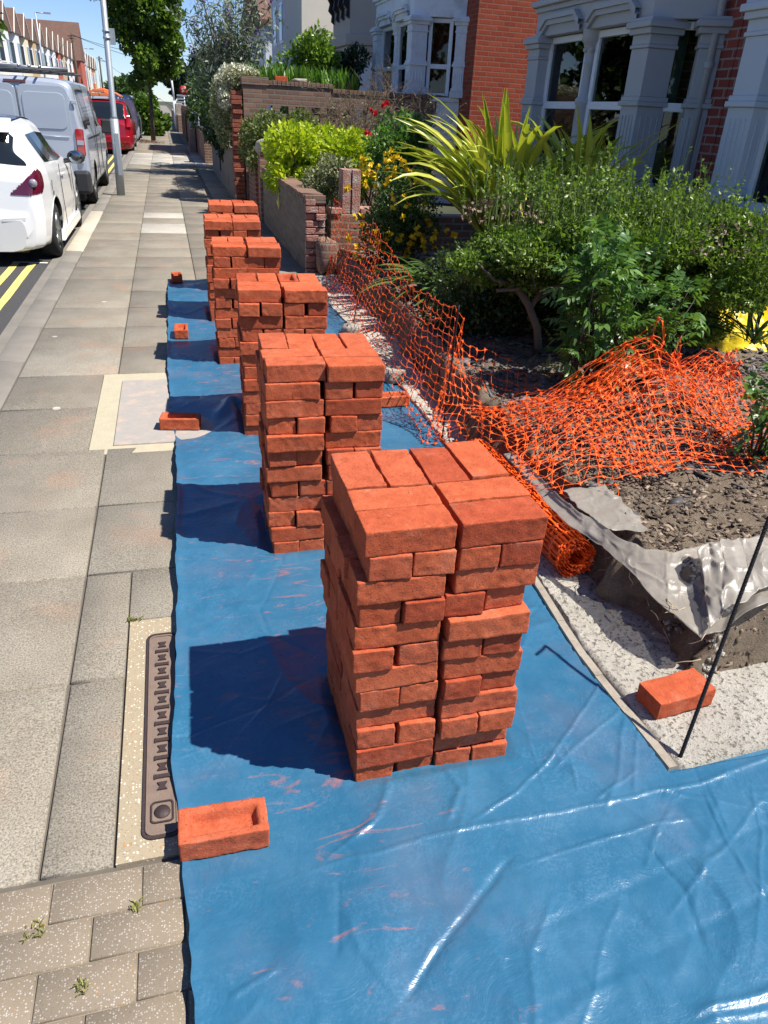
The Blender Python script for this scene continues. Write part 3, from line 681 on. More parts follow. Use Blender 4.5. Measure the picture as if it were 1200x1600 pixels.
jd = np.minimum(np.minimum(brx, 1-brx)*.205, np.minimum(bry, 1-bry)*.145)
joint = np.exp(-(jd/.013)**2)*smooth((1.25-YY)/.15)*smooth((XX-.45)/.3)*np.clip(.35+1.5*vn(XX*2.3+5, YY*2.3), 0, 1)
H = crease_h(XX, YY)
soft = .0045*fbm(XX*3.2, YY*3.2, 0, 3)+.0022*fbm(XX*9+3*vn(XX*2, YY*2), YY*7, 3, 3)
ridg = .009*(1-np.abs(vn(XX*2.2+YY*1.1, YY*1.9-XX*.8, 8)))**6+.0045*(1-np.abs(vn(XX*3.7-YY*3.1+4, YY*1.3+XX, 3)))**9
far = .012*fbm(XX*2.5, YY*2.5, 6, 3)*smooth((YY-2.4)/1.5)
Zt = .010+H+soft+ridg*.9+far-.0024*joint
Zt = np.maximum(Zt, .0025+.001*vn(XX*9, YY*9))
# flatten under the stacks and loose bricks
for (sx, sy, th) in STK:
    q = np.maximum(np.abs(XX-sx-.22)-.22, np.abs(YY-sy-.22)-.22); Zt = np.where(q < 0, np.minimum(Zt, .004), Zt*smooth(q/.05+.25)+.003)
lb = [(.0, 1.265), (-.03, 3.98), (0, 5.9), (.0, 7.94), (1.2, 4.2)]
for a, b_ in lb:
    q = np.hypot(XX-a, YY-b_)-.11; Zt = .004+(Zt-.004)*smooth(q/.30)
Zt = np.where(YY < 8, Zt, 0.004)
edge_l = np.exp(-(UU/.02)**2); Zt += edge_l*(.006+.008*np.clip(vn(YY*3.5, 7), 0, 1))
keep = (XX < edgeX(YY)+.05) | (YY < 1.24+.06*np.clip(XX-1.27, 0, 2))
under = (XX > edgeX(YY)-.05) & (YY > 1.185); Zt = np.where(under, np.minimum(Zt, .004), Zt)
# the cover side: the sheet is rucked up by the concrete cover
idx = grid_faces(len(xs_t), len(ys_t)); kf = keep.reshape(-1)[idx].all(1)
o = link('blue_sheet', np_mesh('blue_sheet', np.stack([XX, YY, Zt], -1).reshape(-1, 3), idx[kf], smooth=True), None, M['tarp'])
tag(o, 'long creased blue plastic sheet with brick dust under the brick stacks', 'plastic sheet')

# ================================================================== BRICKS
BL, BW_, BH = .2150, .1025, .0650
def brick_mesh(seed, frog=False, res=1.0, L0=BL, W0=BW_, H0=BH):
    rg = np.random.default_rng(seed); off = rg.random(3)*50
    nx, ny, nz = (44, 24, 14) if res > 1 else (24, 13, 9) if res == 1 else (4, 3, 3)
    def lin(n, h): # denser near the edges
        t = np.linspace(-1, 1, n); return np.sign(t)*(1-(1-np.abs(t))**1.35)*h
    X, Y, Zz = lin(nx, L0/2), lin(ny, W0/2), lin(nz, H0/2)
    if frog: X, Y = np.linspace(-L0/2, L0/2, nx), np.linspace(-W0/2, W0/2, ny)
    idx = {}; V = []; F = []
    def vid(i, j, k):
        if (i, j, k) not in idx: idx[(i, j, k)] = len(V); V.append((X[i], Y[j], Zz[k]))
        return idx[(i, j, k)]
    for k, rev in ((0, True), (nz-1, False)):
        for i in range(nx-1):
            for j in range(ny-1):
                f = [vid(i, j, k), vid(i+1, j, k), vid(i+1, j+1, k), vid(i, j+1, k)]; F.append(f[::-1] if rev else f)
    for j, rev in ((0, False), (ny-1, True)):
        for i in range(nx-1):
            for k in range(nz-1):
                f = [vid(i, j, k), vid(i+1, j, k), vid(i+1, j, k+1), vid(i, j, k+1)]; F.append(f[::-1] if rev else f)
    for i, rev in ((0, True), (nx-1, False)):
        for j in range(ny-1):
            for k in range(nz-1):
                f = [vid(i, j, k), vid(i, j+1, k), vid(i, j+1, k+1), vid(i, j, k+1)]; F.append(f[::-1] if rev else f)
    V = np.array(V); h = np.array([L0, W0, H0])/2
    q = V*22+off; rad = .0022+.0034*vn(q[:, 0], q[:, 1], q[:, 2]); rad = np.clip(rad, .0006, .008)[:, None]
    inn = np.clip(V, -(h-rad), h-rad); dd = V-inn; ln = np.linalg.norm(dd, axis=1, keepdims=True)
    nrm = np.where(ln > 1e-9, dd/np.maximum(ln, 1e-9), 0); Vn = np.where(ln > 1e-9, inn+nrm*rad, V)
    q2 = V*9+off; warp = np.stack([vn(q2[:, 0]+3, q2[:, 1], q2[:, 2]), vn(q2[:, 0], q2[:, 1]+5, q2[:, 2]), vn(q2[:, 0], q2[:, 1], q2[:, 2]+7)], 1)*.0024
    fn = fbm(V[:, 0]*60+off[0], V[:, 1]*60+off[1], V[:, 2]*60+off[2], 3)[:, None]*.0014
    # ragged lip along the lower arris of one side
    lip = np.exp(-((V[:, 2]+H0/2-.004)/.007)**2)*np.clip(vn(V[:, 0]*35+off[0], off[1], 0), 0, 1)*.0025
    Vn = Vn+warp+nrm*fn; Vn[:, 1] += -np.sign(V[:, 1])*-lip*(np.abs(V[:, 1]) > W0/2-1e-4)
    if frog:
        top = V[:, 2] > H0/2-1e-5
        a = np.minimum((L0/2-.022-np.abs(V[:, 0]))*.8, W0/2-.019-np.abs(V[:, 1])); dp = np.clip(a*2.6, 0, .030)
        Vn[:, 2] -= np.where(top, dp, 0)
    me = np_mesh('brick', Vn, F, smooth=not frog); me.materials.append(M['clay']); return me
BM = [brick_mesh(i+1, res=(2 if i < 5 else 1)) for i in range(9)]
BFROG = brick_mesh(77, True, 2); BLOW = brick_mesh(5, False, 0)
CAMP = np.array([0, 0, 1.615]); CH = .0665
ORD_C = ['top', 'second', 'third', 'fourth', 'fifth', 'sixth', 'seventh', 'eighth', 'ninth', 'tenth', 'eleventh', 'bottom']
ORD_S = ['nearest', 'second nearest', 'third nearest', 'third farthest', 'second farthest', 'farthest']
S1L = [0, .008, -.020, -.014, -.014, -.019, -.014, -.004, -.003, -.003, -.002, 0]
S1R = [0, 0, 0, -.020, -.010, -.014, -.005, -.006, 0, 0, 0, 0]
bricks = []
rb_ = random.Random(11)
for si, (sx, sy, th) in enumerate(STK):
    for c_ in range(12):
        A = (c_ % 2 == 0); z = .005+(11-c_)*CH+BH/2
        items = []
        if A:
            for s in (0, 1):
                for rw in (0, 1): items.append(('S', s, s*.224+BL/2, rw*.1055+BW_/2, ('front row', 'second row')[rw]+' '+('left', 'right')[s]+' stretcher', rw == 0 or s == 0))
            for k in range(4):
                s = k//2; items.append(('H', s, s*.224+(k % 2)*.111+BW_/2+.0015, .215+BL/2, 'back row '+('far left', 'inner left', 'inner right', 'far right')[k]+' brick pointing away', k == 0))
        else:
            for k in range(4):
                s = k//2; items.append(('H', s, s*.224+(k % 2)*.111+BW_/2+.0015, BL/2, ('far left', 'inner left', 'inner right', 'far right')[k]+' front header', True))
            for s in (0, 1):
                for rw in (0, 1): items.append(('S', s, s*.224+BL/2, .219+rw*.1055+BW_/2, ('middle row', 'back row')[rw]+' '+('left', 'right')[s]+' stretcher', s == 0))
        for kind, s, x, y, lab, ext in items:
            if c_ == 0: ext = True
            dx = rb_.gauss(0, .0038); dy = rb_.gauss(0, .0065); a = rb_.gauss(0, .014)
            if si == 0: dx = dx*.5+(S1L, S1R)[s][c_]
            else: dx += .006*math.sin(c_*1.7+si*2+s*1.3)
            if si == 0 and c_ == 1 and s == 0: dy -= .010
            if c_ == 0 and A and y < .1: dy -= .004
            X_, Y_ = x+dx, y+dy
            wx = sx+X_*math.cos(th)-Y_*math.sin(th); wy = sy+X_*math.sin(th)+Y_*math.cos(th)
            bricks.append(dict(si=si, c=c_, p=(wx, wy, z), r=th+a+(PI/2 if kind == 'H' else 0)+(PI if rb_.random() < .5 else 0), lab=lab, ext=ext, kind=kind, tilt=rb_.gauss(0, .004)))
def blocked(p, si):
    d = CAMP-p
    for k in range(si):
        bx, by = STK[k][0], STK[k][1]; lo = np.array([bx, by, 0]); hi = np.array([bx+.44, by+.43, .80])
        t0, t1 = 0.0, 1.0
        for a in range(3):
            if abs(d[a]) < 1e-9: continue
            u, v = (lo[a]-p[a])/d[a], (hi[a]-p[a])/d[a]
            if u > v: u, v = v, u
            t0, t1 = max(t0, u), min(t1, v)
        if t0 < t1 and t1 > 0: return True
    return False
vis = []
for b_ in bricks:
    if not b_['ext']: b_['v'] = 0; continue
    p = np.array(b_['p']); hx, hy = (BL/2, BW_/2) if b_['kind'] == 'S' else (BW_/2, BL/2); n_ = 0; tot = 0
    for fx in (-.95, 0, .95):
        for fz in (-.8, .8):
            for q in ((fx*hx, -hy*1.02, fz*BH/2), (-hx*1.02, fx*hy, fz*BH/2)):
                tot += 1; n_ += not blocked(p+np.array(q), b_['si'])
    b_['v'] = (n_/tot)/np.linalg.norm(p-CAMP)**2
order = sorted([b_ for b_ in bricks if b_['v'] > 0], key=lambda q: -q['v'])
solo = set(id(q) for q in order[:292])
rest = []
rr_ = random.Random(5)
for b_ in bricks:
    if id(b_) in solo:
        frog = (b_['si'] == 2 and b_['c'] == 0 and 'inner right' in b_['lab'])
        me = BFROG if frog else rr_.choice(BM if b_['si'] > 0 else BM[:5])
        o = bpy.data.objects.new('brick', me); C.objects.link(o); o.location = b_['p']; o.rotation_euler = (b_['tilt'], 0, b_['r'])
        if not frog and rr_.random() < .5: o.rotation_euler[0] += PI
        cc = b_['c']; cn = ORD_C[cc]+(' course' if cc in (0, 11) else ' course down')
        lb_ = f"orange red brick, {b_['lab']}, {cn}, {ORD_S[b_['si']]} stack" if not frog else "orange red brick with its hollow frog facing up on top of third nearest stack"
        tag(o, lb_, 'brick', 'orange red bricks piled in stacks on the blue sheet')
    else: rest.append(b_)
LV = np.empty(len(BLOW.vertices)*3, np.float32); BLOW.vertices.foreach_get('co', LV); LV = LV.reshape(-1, 3)
LF = np.array([list(p.vertices) for p in BLOW.polygons]); RV = []; RF = []; k = 0
for b_ in rest:
    a = b_['r']; R_ = np.array([[math.cos(a), -math.sin(a), 0], [math.sin(a), math.cos(a), 0], [0, 0, 1]])
    RV.append(LV@R_.T+np.array(b_['p'])); RF.append(LF+k); k += len(LV)
o = link('hidden_bricks', np_mesh('hidden_bricks', np.concatenate(RV), np.concatenate(RF)), None, M['clay']); o.name = 'stacked_bricks'
tag(o, 'mass of further orange red bricks behind and inside the stacks', 'bricks', kind='stuff')
def loose(x, y, z, r, frog, lab, tilt=0):
    o = bpy.data.objects.new('brick', BFROG if frog else BM[1]); C.objects.link(o); o.location = (x, y, z+BH/2); o.rotation_euler = (tilt, 0, r)
    tag(o, lab, 'brick', 'single bricks weighing down the sheet edge')
loose(.0, 1.262, .006, -.015, True, 'loose orange brick, hollow side up, on sheet edge beside the iron duct cover')
loose(-.045, 3.985, .012, -.16, True, 'loose shaded brick, hollow side up, lying on the pale concrete inspection cover')
loose(.0, 5.90, .008, PI/2-.03, True, 'loose sunlit brick, hollow side up, end-on beside the third farthest stack')
loose(.0, 7.96, .008, PI/2+.03, True, 'small distant loose brick holding down the far end of the blue sheet')
loose(1.405, 1.435, .024, .115, False, 'single flat orange brick lying on the pale concrete beside a black steel rod')
loose(1.235, 4.19, .008, .05, True, 'dark shaded loose brick right of the second nearest stack, under the orange mesh')

# ================================================================== ORANGE BARRIER MESH
def strands(P, N, ru, rv, end=.0052, mid=.0016, th=.0007, sagf=None, jit=0):
    """P (nu,nv,3) node positions, N normals. Returns V,F of flat tapered strands in both directions"""
    Vs = []; Fs = []; base = 0
    for ax in (0, 1):
        a = P[:-1] if ax == 0 else P[:, :-1]; b = P[1:] if ax == 0 else P[:, 1:]; n_ = N[:-1] if ax == 0 else N[:, :-1]
        a, b, n_ = a.reshape(-1, 3), b.reshape(-1, 3), n_.reshape(-1, 3)
        d = b-a; ln = np.linalg.norm(d, axis=1, keepdims=True); ok = (ln[:, 0] > .004) & (ln[:, 0] < .30); a, b, n_, d, ln = a[ok], b[ok], n_[ok], d[ok], ln[ok]
        sd = unit(np.cross(d, n_)); nn = unit(np.cross(sd, d)); k = len(a)
        ts = np.array([0, .16, .5, .84, 1.0]); ws = np.array([end*1.25, mid*1.5, mid, mid*1.5, end*1.25])*(1.0 if ax == 0 else .9)
        bow = RNG.normal(size=(k, 1))*(.10 if ax == 0 else .05)*ln; bown = RNG.normal(size=(k, 1))*.06*ln
        V = np.zeros((k, 5, 4, 3))
        for i, t in enumerate(ts):
            c = a+d*t+(sd*bow+nn*bown)*(4*t*(1-t))
            V[:, i, 0] = c-sd*ws[i]; V[:, i, 1] = c-nn*th; V[:, i, 2] = c+sd*ws[i]; V[:, i, 3] = c+nn*th
        o = np.arange(k)[:, None]*20+base; f = []
        for i in range(4):
            for j in range(4): f.append([i*4+j, i*4+(j+1) % 4, (i+1)*4+(j+1) % 4, (i+1)*4+j])
        F = np.concatenate([o+np.array([q]) for q in f], 1).reshape(-1, 4)
        Vs.append(V.reshape(-1, 3)); Fs.append(F); base += k*20
    # star shaped nodes where the strands cross
    nu_, nv_ = P.shape[:2]; du = unit(np.gradient(P, axis=0)).reshape(-1, 3); nn = N.reshape(-1, 3); dv = unit(np.cross(nn, du)); C0 = P.reshape(-1, 3); k = len(C0)
    R = end*2.5*(.75+.5*RNG.random((k, 1))); V = np.zeros((k, 18, 3))
    for q in range(8):
        a = q*PI/4; rr = R if q % 2 == 0 else R*.36; off = du*np.cos(a)*rr+dv*np.sin(a)*rr; V[:, q] = C0+off+nn*th; V[:, q+9] = C0+off-nn*th
    V[:, 8] = C0+nn*th*1.6; V[:, 17] = C0-nn*th*1.6; f = []
    for q in range(8): r_ = (q+1) % 8; f += [[q, r_, 8, 8], [r_+9, q+9, 17, 17], [q, q+9, r_+9, r_]]
    F4 = [[a, b, c, d] for a, b, c, d in f if c != d]; F3 = [[a, b, c, c] for a, b, c, d in f if c == d]
    o = np.arange(k)[:, None]*18+base; Vs.append(V.reshape(-1, 3)); NT3.append(np.concatenate([o+np.array([q[:3]]) for q in F3], 1).reshape(-1, 3))
    Fs.append(np.concatenate([o+np.array([q]) for q in F4], 1).reshape(-1, 4))
    return np.concatenate(Vs), np.concatenate(Fs)
NT3 = []
def quad_tri_mesh(name, V, F4, F3):
    me = bpy.data.meshes.new(name); V = np.asarray(V, np.float32); me.vertices.add(len(V)); me.vertices.foreach_set('co', V.ravel())
    li = np.concatenate([F4.ravel(), F3.ravel()]).astype(np.int32); me.loops.add(len(li)); me.loops.foreach_set('vertex_index', li)
    ls = np.concatenate([np.arange(len(F4))*4, F4.size+np.arange(len(F3))*3]).astype(np.int32); lt = np.concatenate([np.full(len(F4), 4), np.full(len(F3), 3)]).astype(np.int32)
    me.polygons.add(len(lt)); me.polygons.foreach_set('loop_start', ls); me.polygons.foreach_set('loop_total', lt); me.update(calc_edges=True); return me
def normals(P):
    du = np.gradient(P, axis=0); dv = np.gradient(P, axis=1); return unit(np.cross(du, dv))
def net_object(name, P, parent, end=.0052, mid=.0016):
    NT3.clear(); V, F = strands(P, normals(P), 0, 0, end*.75, mid); me = quad_tri_mesh(name, V, F, NT3[0]); me.materials.append(M['net'])
    o = bpy.data.objects.new(name, me); C.objects.link(o); o.parent = parent; return o
def interp_path(keys, ts):
    keys = np.array(keys, float); k = np.linspace(0, 1, len(keys)); return np.stack([np.interp(ts, k, keys[:, i]) for i in range(keys.shape[1])], -1)
netroot = thing('barrier_mesh', 'orange plastic barrier mesh strung on steel rods and collapsing into a heap on the soil', 'barrier mesh', (0, 0, 0))
# fence run: control columns (arc, top, mid, bottom)
cols_ = [((1.70, 8.25, .78), (1.66, 8.2, .36), (1.58, 8.15, .05)),
         ((1.66, 7.7, .71), (1.58, 7.65, .33), (1.44, 7.5, .04)),
         ((1.63, 7.1, .66), (1.52, 7.0, .30), (1.38, 6.85, .05)),
         ((1.61, 6.3, .80), (1.50, 6.2, .36), (1.37, 6.1, .10)),
         ((1.58, 5.75, .73), (1.48, 5.7, .32), (1.35, 5.6, .06)),
         ((1.54, 5.1, .67), (1.46, 5.0, .29), (1.33, 4.85, .05)),
         ((1.49, 4.4, .62), (1.42, 4.3, .30), (1.30, 4.15, .05)),
         ((1.44, 3.72, .70), (1.38, 3.66, .34), (1.25, 3.5, .035))]
nu, nv = 46, 16
tt = np.linspace(0, 1, nu); uu = np.linspace(0, 1, nv)
T_, M_, B_ = [interp_path([c[k] for c in cols_], tt) for k in range(3)]
P = np.zeros((nu, nv, 3))
for j, u in enumerate(uu):
    P[:, j] = (1-u)*(1-2*u)*T_+4*u*(1-u)*M_+u*(2*u-1)*B_
wv = fbm(tt[:, None]*9, uu[None, :]*2.5, 1, 3); P[:, :, 0] += .035*wv*np.sin(uu*PI)[None, :]+.02*vn(tt[:, None]*20, uu[None, :]*3)
P[:, :, 1] += .05*vn(tt[:, None]*6, uu[None, :]*2, 4)*uu[None, :]+.012*vn(tt[:, None]*40, uu[None, :]*20, 4); P[:, :, 2] += .012*vn(tt[:, None]*30+4, uu[None, :]*14)
P[1::2, :, 2] -= .006; P[:, :, 2] = np.maximum(P[:, :, 2], .03)
net_object('fence_run', P, netroot, .0075, .0019)
# second run: turns round the rod and falls across the soil towards the roll
def heap(x, y):
    z = .22+.34*np.exp(-(((x-2.25)/.34)**2+((y-3.15)/.36)**2))+.24*np.exp(-(((x-2.78)/.20)**2+((y-3.15)/.3)**2))+.13*np.exp(-(((x-1.75)/.30)**2+((y-2.95)/.35)**2))
    return z
tops = [(1.44, 3.72, .70), (1.50, 3.78, .60), (1.58, 3.84, .50), (1.72, 3.9, .40), (1.9, 3.9, .31), (2.10, 3.9, .27), (2.33, 3.9, .25), (2.6, 3.85, .25)]
bots = [(1.25, 3.5, .04), (1.33, 3.42, .06), (1.37, 3.25, .10), (1.40, 3.05, .18), (1.42, 2.8, .22), (1.46, 2.6, .25), (1.52, 2.42, .25), (1.66, 2.34, .25)]
nu2, nv2 = 20, 16; t2 = np.linspace(0, 1, nu2); u2 = np.linspace(0, 1, nv2)
A_ = interp_path(tops, t2); B2 = interp_path(bots, t2); P = A_[:, None]*(1-u2)[None, :, None]+B2[:, None]*u2[None, :, None]
lin_z = P[:, :, 2].copy(); P[:, :, 2] = np.maximum(lin_z-.10*np.sin(u2*PI)[None, :]*(1-.2*t2)[:, None], heap(P[:, :, 0], P[:, :, 1])*(t2[:, None] > .3)+.02)
P += .035*np.stack([vn(t2[:, None]*9+k, u2[None, :]*6, k*3) for k in (1, 2, 3)], -1)
P[0, :] = P[0, :]*0+np.stack([np.interp(u2, [0, .5, 1], [1.44, 1.38, 1.25]), np.interp(u2, [0, .5, 1], [3.72, 3.66, 3.5]), np.interp(u2, [0, .5, 1], [.70, .34, .035])], -1)
net_object('fallen_run', P, netroot, .008, .0014)
# crumpled layers of the heap
rg = np.random.default_rng(21)
foot = [(1.46, 2.42), (1.60, 2.32), (1.9, 2.42), (2.3, 2.62), (2.75, 2.80), (3.02, 2.98), (3.0, 3.35), (2.7, 3.5), (2.2, 3.55), (1.75, 3.45), (1.50, 3.2), (1.43, 2.8)]
for L_i in range(3):
    nu3, nv3 = 25, 19; U, Vv = np.meshgrid(np.linspace(0, 1, nu3), np.linspace(0, 1, nv3), indexing='ij')
    ang = (-.05, .22, -.25, .1)[L_i]; cx, cy = 2.20+(0, .10, -.05, .22)[L_i], 2.98+(0, .06, .0, .05)[L_i]
    fx = (U-.5)*(1.60, 1.25, 1.35, 1.0)[L_i]; fy = (Vv-.5)*(.95, .85, .75, .8)[L_i]
    # drapes: a few broad folds running up the heap
    ph = fx*9+1.5*fy+L_i*1.9; fx2 = fx+.055*np.sin(ph)+.06*fbm(U*3, Vv*2, L_i*3.3, 2); fy2 = fy+.07*fbm(U*3+9, Vv*2.5, L_i*5.1, 2)
    x = cx+fx2*math.cos(ang)-fy2*math.sin(ang); y = cy+fx2*math.sin(ang)+fy2*math.cos(ang)+.20*(x-2.2)
    hh = heap(x, y-.20*(x-2.2)); z = .25+(hh-.22)*(1.0, .78, .55, .9)[L_i]+.055*(1+np.cos(ph))*.6*(hh-.20)/.3+.04*np.abs(fbm(U*6, Vv*5, L_i*4.7, 2))
    net_object('crumpled_layer', np.stack([x, y, z], -1), netroot, .0085, .0014)
# the loose loops standing up at the back
for (cx, cy, h, wx, sd) in ((2.36, 3.30, .46, .22, 1), (2.82, 3.22, .30, .20, 2), (2.5, 3.2, .34, .2, 3)):
    U, Vv = np.meshgrid(np.linspace(0, 1, 9), np.linspace(0, 1, 7), indexing='ij')
    x = cx+(U-.5)*wx*2*(1-.4*Vv)+.03*vn(U*5, Vv*5, sd); y = cy+.10*np.sin(U*PI*2+sd)+.06*Vv+.04*vn(U*5+7, Vv*5, sd); z = .28+h*Vv**.8*np.sin(U*PI*.86+.2)+.04*vn(U*6, Vv*6+5, sd)
    net_object('standing_loop', np.stack([x, y, z], -1), netroot, .009, .0015)
# --- roll of unused mesh
def mesh_roll():
    t = thing('mesh_roll', 'tight roll of orange plastic mesh lying on the pale concrete behind the nearest stack', 'mesh roll', (1.435, 2.17, .105), .03)
    nl, turns = 17, 6.0; na = int(turns*26)
    a = np.linspace(0, turns*2*PI, na)[:, None]; r_ = .034+.052*(a/(turns*2*PI))+.002*vn(a*1.3, 3); ln = np.linspace(0, 1.0, nl)[None, :]
    P = np.stack([r_*np.cos(a+.25*ln)+0*ln, ln+.010*vn(a*2, 5)+0*a, r_*np.sin(a+.25*ln)+0*ln+.003*vn(a, ln*9)], -1)
    net_object('rolled_mesh', P, t, .0105, .0048)
mesh_roll()

# --- steel rods
def rod(lab, base, top, group=None, hook=False, r=.0055):
    mb = MB(); b, t_ = Vector(base), Vector(top); n_ = 26; pts = [b.lerp(t_, i/n_) for i in range(n_+1)]
    if hook: pts += [t_+Vector((-.012, -.02, .012)), t_+Vector((-.04, -.03, .0)), t_+Vector((-.07, -.03, -.03))]
    pts = [p-b for p in pts]; mb.tube(pts, r, 8)
    d = (t_-b).normalized(); L_ = (t_-b).length; k = int(L_/.012)
    for i in range(1, k):
        p = pts[0]+d*(i*.012); mb.tube([p-d*.002, p, p+d*.002], [r*.9, r*1.28, r*.9], 6, cap=False)
    o = mb.build('steel_rod', M['rebar']); o.location = b; tag(o, lab, 'steel rod', group); return o
rod('long black steel rod leaning out of the corner of the pale concrete', (1.288, 1.228, .0), (1.615, 1.50, .93), hook=True)
rod('thin black rod holding the mesh fence where it turns, behind the nearest stack', (1.372, 3.60, .0), (1.445, 3.72, .73), 'rods holding up the orange mesh', r=.005)
rod('thin black rod at the middle of the orange mesh fence', (1.40, 6.02, .0), (1.615, 6.30, .84), 'rods holding up the orange mesh', r=.005)
rod('thin black rod at the far end of the orange mesh by the broken wall end', (1.50, 8.12, .0), (1.665, 8.18, .84), 'rods holding up the orange mesh', r=.005)

# --- polythene membrane on the bank
def film_sheet(name, lab, outline_a, outline_b, nu_, nv_, amp, seed):
    tu = np.linspace(0, 1, nu_); A_ = interp_path(outline_a, tu); B_ = interp_path(outline_b, tu); vv = np.linspace(0, 1, nv_)
    P = A_[:, None]*(1-vv)[None, :, None]+B_[:, None]*vv[None, :, None]
    x, y = P[..., 0], P[..., 1]
    n1 = fbm(x*6+seed, y*6, seed, 2); rg_ = (1-np.abs(vn(x*9+y*6, y*8-x*4, seed)))**9+.6*(1-np.abs(vn(x*17-y*9, y*13+x*6, seed+3)))**9
    P[..., 2] = np.maximum(P[..., 2], terz(x, y)*(P[..., 2] > .1)+.008)+amp*(.35*np.abs(n1)+.9*rg_)
    P[..., 0] += .012*vn(tu[:, None]*14, vv[None, :]*3+seed, 2); P[..., 1] += .012*vn(tu[:, None]*14+5, vv[None, :]*3+seed, 2)
    o = link(name, np_mesh(name, P.reshape(-1, 3), grid_faces(nv_, nu_), smooth=True), None, M['film'])
    sm = o.modifiers.new('thickness', 'SOLIDIFY'); sm.thickness = .0015
    return tag(o, lab, 'polythene sheet')
film_sheet('polythene_sheet', 'dusty translucent polythene strip folded along the lip of the soil bank',
           [(1.40, 2.85, .24), (1.40, 2.45, .235), (1.405, 2.20, .23), (1.45, 2.02, .225), (1.475, 1.85, .215), (1.49, 1.66, .195), (1.54, 1.545, .17), (1.60, 1.53, .19), (1.72, 1.535, .27), (1.95, 1.60, .29)],
           [(1.44, 2.85, .26), (1.44, 2.46, .27), (1.455, 2.22, .27), (1.50, 2.06, .27), (1.56, 1.93, .27), (1.64, 1.88, .275), (1.82, 1.92, .28), (1.92, 1.88, .28), (2.02, 1.86, .28), (2.12, 1.86, .28)], 190, 60, .007, 3.0)
film_sheet('polythene_flap', 'short torn flap of dusty polythene on the bank just below the orange mesh heap',
           [(1.47, 2.42, .275), (1.47, 2.2, .275), (1.50, 2.06, .275)], [(1.66, 2.40, .285), (1.66, 2.22, .285), (1.63, 2.02, .285)], 50, 40, .005, 8.0)
film_sheet('polythene_fold', 'pale bunched fold of polythene at the right end of the bank by the rod',
           [(1.56, 1.55, .20), (1.66, 1.56, .26), (1.80, 1.60, .30), (2.0, 1.66, .32)], [(1.66, 1.80, .33), (1.76, 1.80, .36), (1.88, 1.80, .36), (2.1, 1.80, .35)], 60, 50, .014, 13.0)
chips('soil_clods', 5200, 1.40, 2.6, 1.42, 4.6, .016, M['soil'], lambda x, y: (np.minimum(x-bankX(y), (y-1.5)*.8-.02) > -.05) & (np.minimum(x-bankX(y), (y-1.5)*.8-.02) < .045), .75, .002, label='crumbling brown clods of earth on the cut face and foot of bank', cat='soil clods')
# roots sticking out of the cut soil
def roots():
    mb = MB(); rg = random.Random(4)
    for k in range(46):
        y = rg.uniform(1.5, 2.5) if k < 34 else rg.uniform(2.5, 4.5); x = float(bankX(y))+rg.uniform(-.01, .05); z = rg.uniform(.06, .24); p = Vector((x, y, z)); pts = [p]
        d = Vector((rg.uniform(-1, .1), rg.uniform(-.8, .8), rg.uniform(-.5, .4))).normalized()
        for i in range(5): d = (d+Vector((rg.gauss(0, .45), rg.gauss(0, .45), rg.gauss(-.1, .4)))).normalized(); p = p+d*rg.uniform(.010, .028); pts.append(p)
        mb.tube(pts, [.0022, .002, .0016, .0013, .001, .0006], 4)
    o = mb.build('roots', simple('pale_root', (.42, .33, .22), .9)); tag(o, 'thin pale torn roots sticking out of the cut face of the bank', 'roots', kind='stuff')
roots()
# --- yellow rubble bag
def yellow_bag():
    nu_, nv_ = 70, 50; U, Vv = np.meshgrid(np.linspace(0, 1, nu_), np.linspace(0, 1, nv_), indexing='ij')
    a = U*2*PI; r_ = (1-.0*Vv); th = Vv*PI*.5
    rx, ry, rz = .48, .28, .34
    k = 1+.16*fbm(np.cos(a)*2, np.sin(a)*2, Vv*3, 3)+.10*(1-np.abs(vn(np.cos(a)*4+Vv*3, np.sin(a)*4, 6)))**4
    x = rx*np.cos(a)*np.cos(th)*k; y = ry*np.sin(a)*np.cos(th)*k; z = rz*np.sin(th)*k*(1+.45*np.clip(vn(x*7, y*7, 2), -1, 1))
    P = np.stack([x, y, z], -1)
    o = link('yellow_bag', np_mesh('yellow_bag', P.reshape(-1, 3), grid_faces(nv_, nu_), smooth=True), None, M['yellow_bag']); o.location = (4.02, 4.62, .16); o.rotation_euler = (0, 0, -.1)
    tag(o, 'crumpled bright yellow plastic bag on the slate below the blue bay plinth', 'plastic bag')
yellow_bag()

# ================================================================== WALLS ON THE RIGHT
def wall_thing(name, lab, cat='wall', group=None): return thing(name, lab, cat, (0, 0, 0), 0, group)
# neighbour's low street wall with a broken near end
t = wall_thing('garden_wall', 'low weathered rendered brick wall along the pavement with broken pink near end')
mb = MB(); mb.box(1.40, 1.60, 8.42, 12.35, -.1, .72); mb.build('wall_body', M['brick_weather'], t, .006)
mb = MB(); y = 8.36
while y < 12.30:
    mb.box(1.385+random.uniform(-.004, .004), 1.612, y, y+.068, .722, .80+random.uniform(-.004, .004)); y += .075
mb.build('coping', M['brick_brown'], t, .004)
mb = MB(); z = -.02; k = 0
while z < .70:
    yy = random.uniform(-.045, .03); mb.box(1.395, 1.50+.03*(k % 2), 8.36+yy, 8.42, z, z+.062); mb.box(1.505+.03*(k % 2), 1.605, 8.36+random.uniform(-.05, .03), 8.42, z, z+.062); z += .072; k += 1
mb.build('broken_end', M['brick_raw'], t, .006)
mb = MB(); mb.lathe([(0, 0), (.035, .0), (.035, .002), (0, .003)], (0, 0, 0), 10); 
mb = MB(); mb.tube([(1.39, 10.45, .42), (1.385, 10.45, .50), (1.39, 10.45, .58)], [.008, .03, .008], 6); mb.build('yellow_mark', M['yellow'], t)
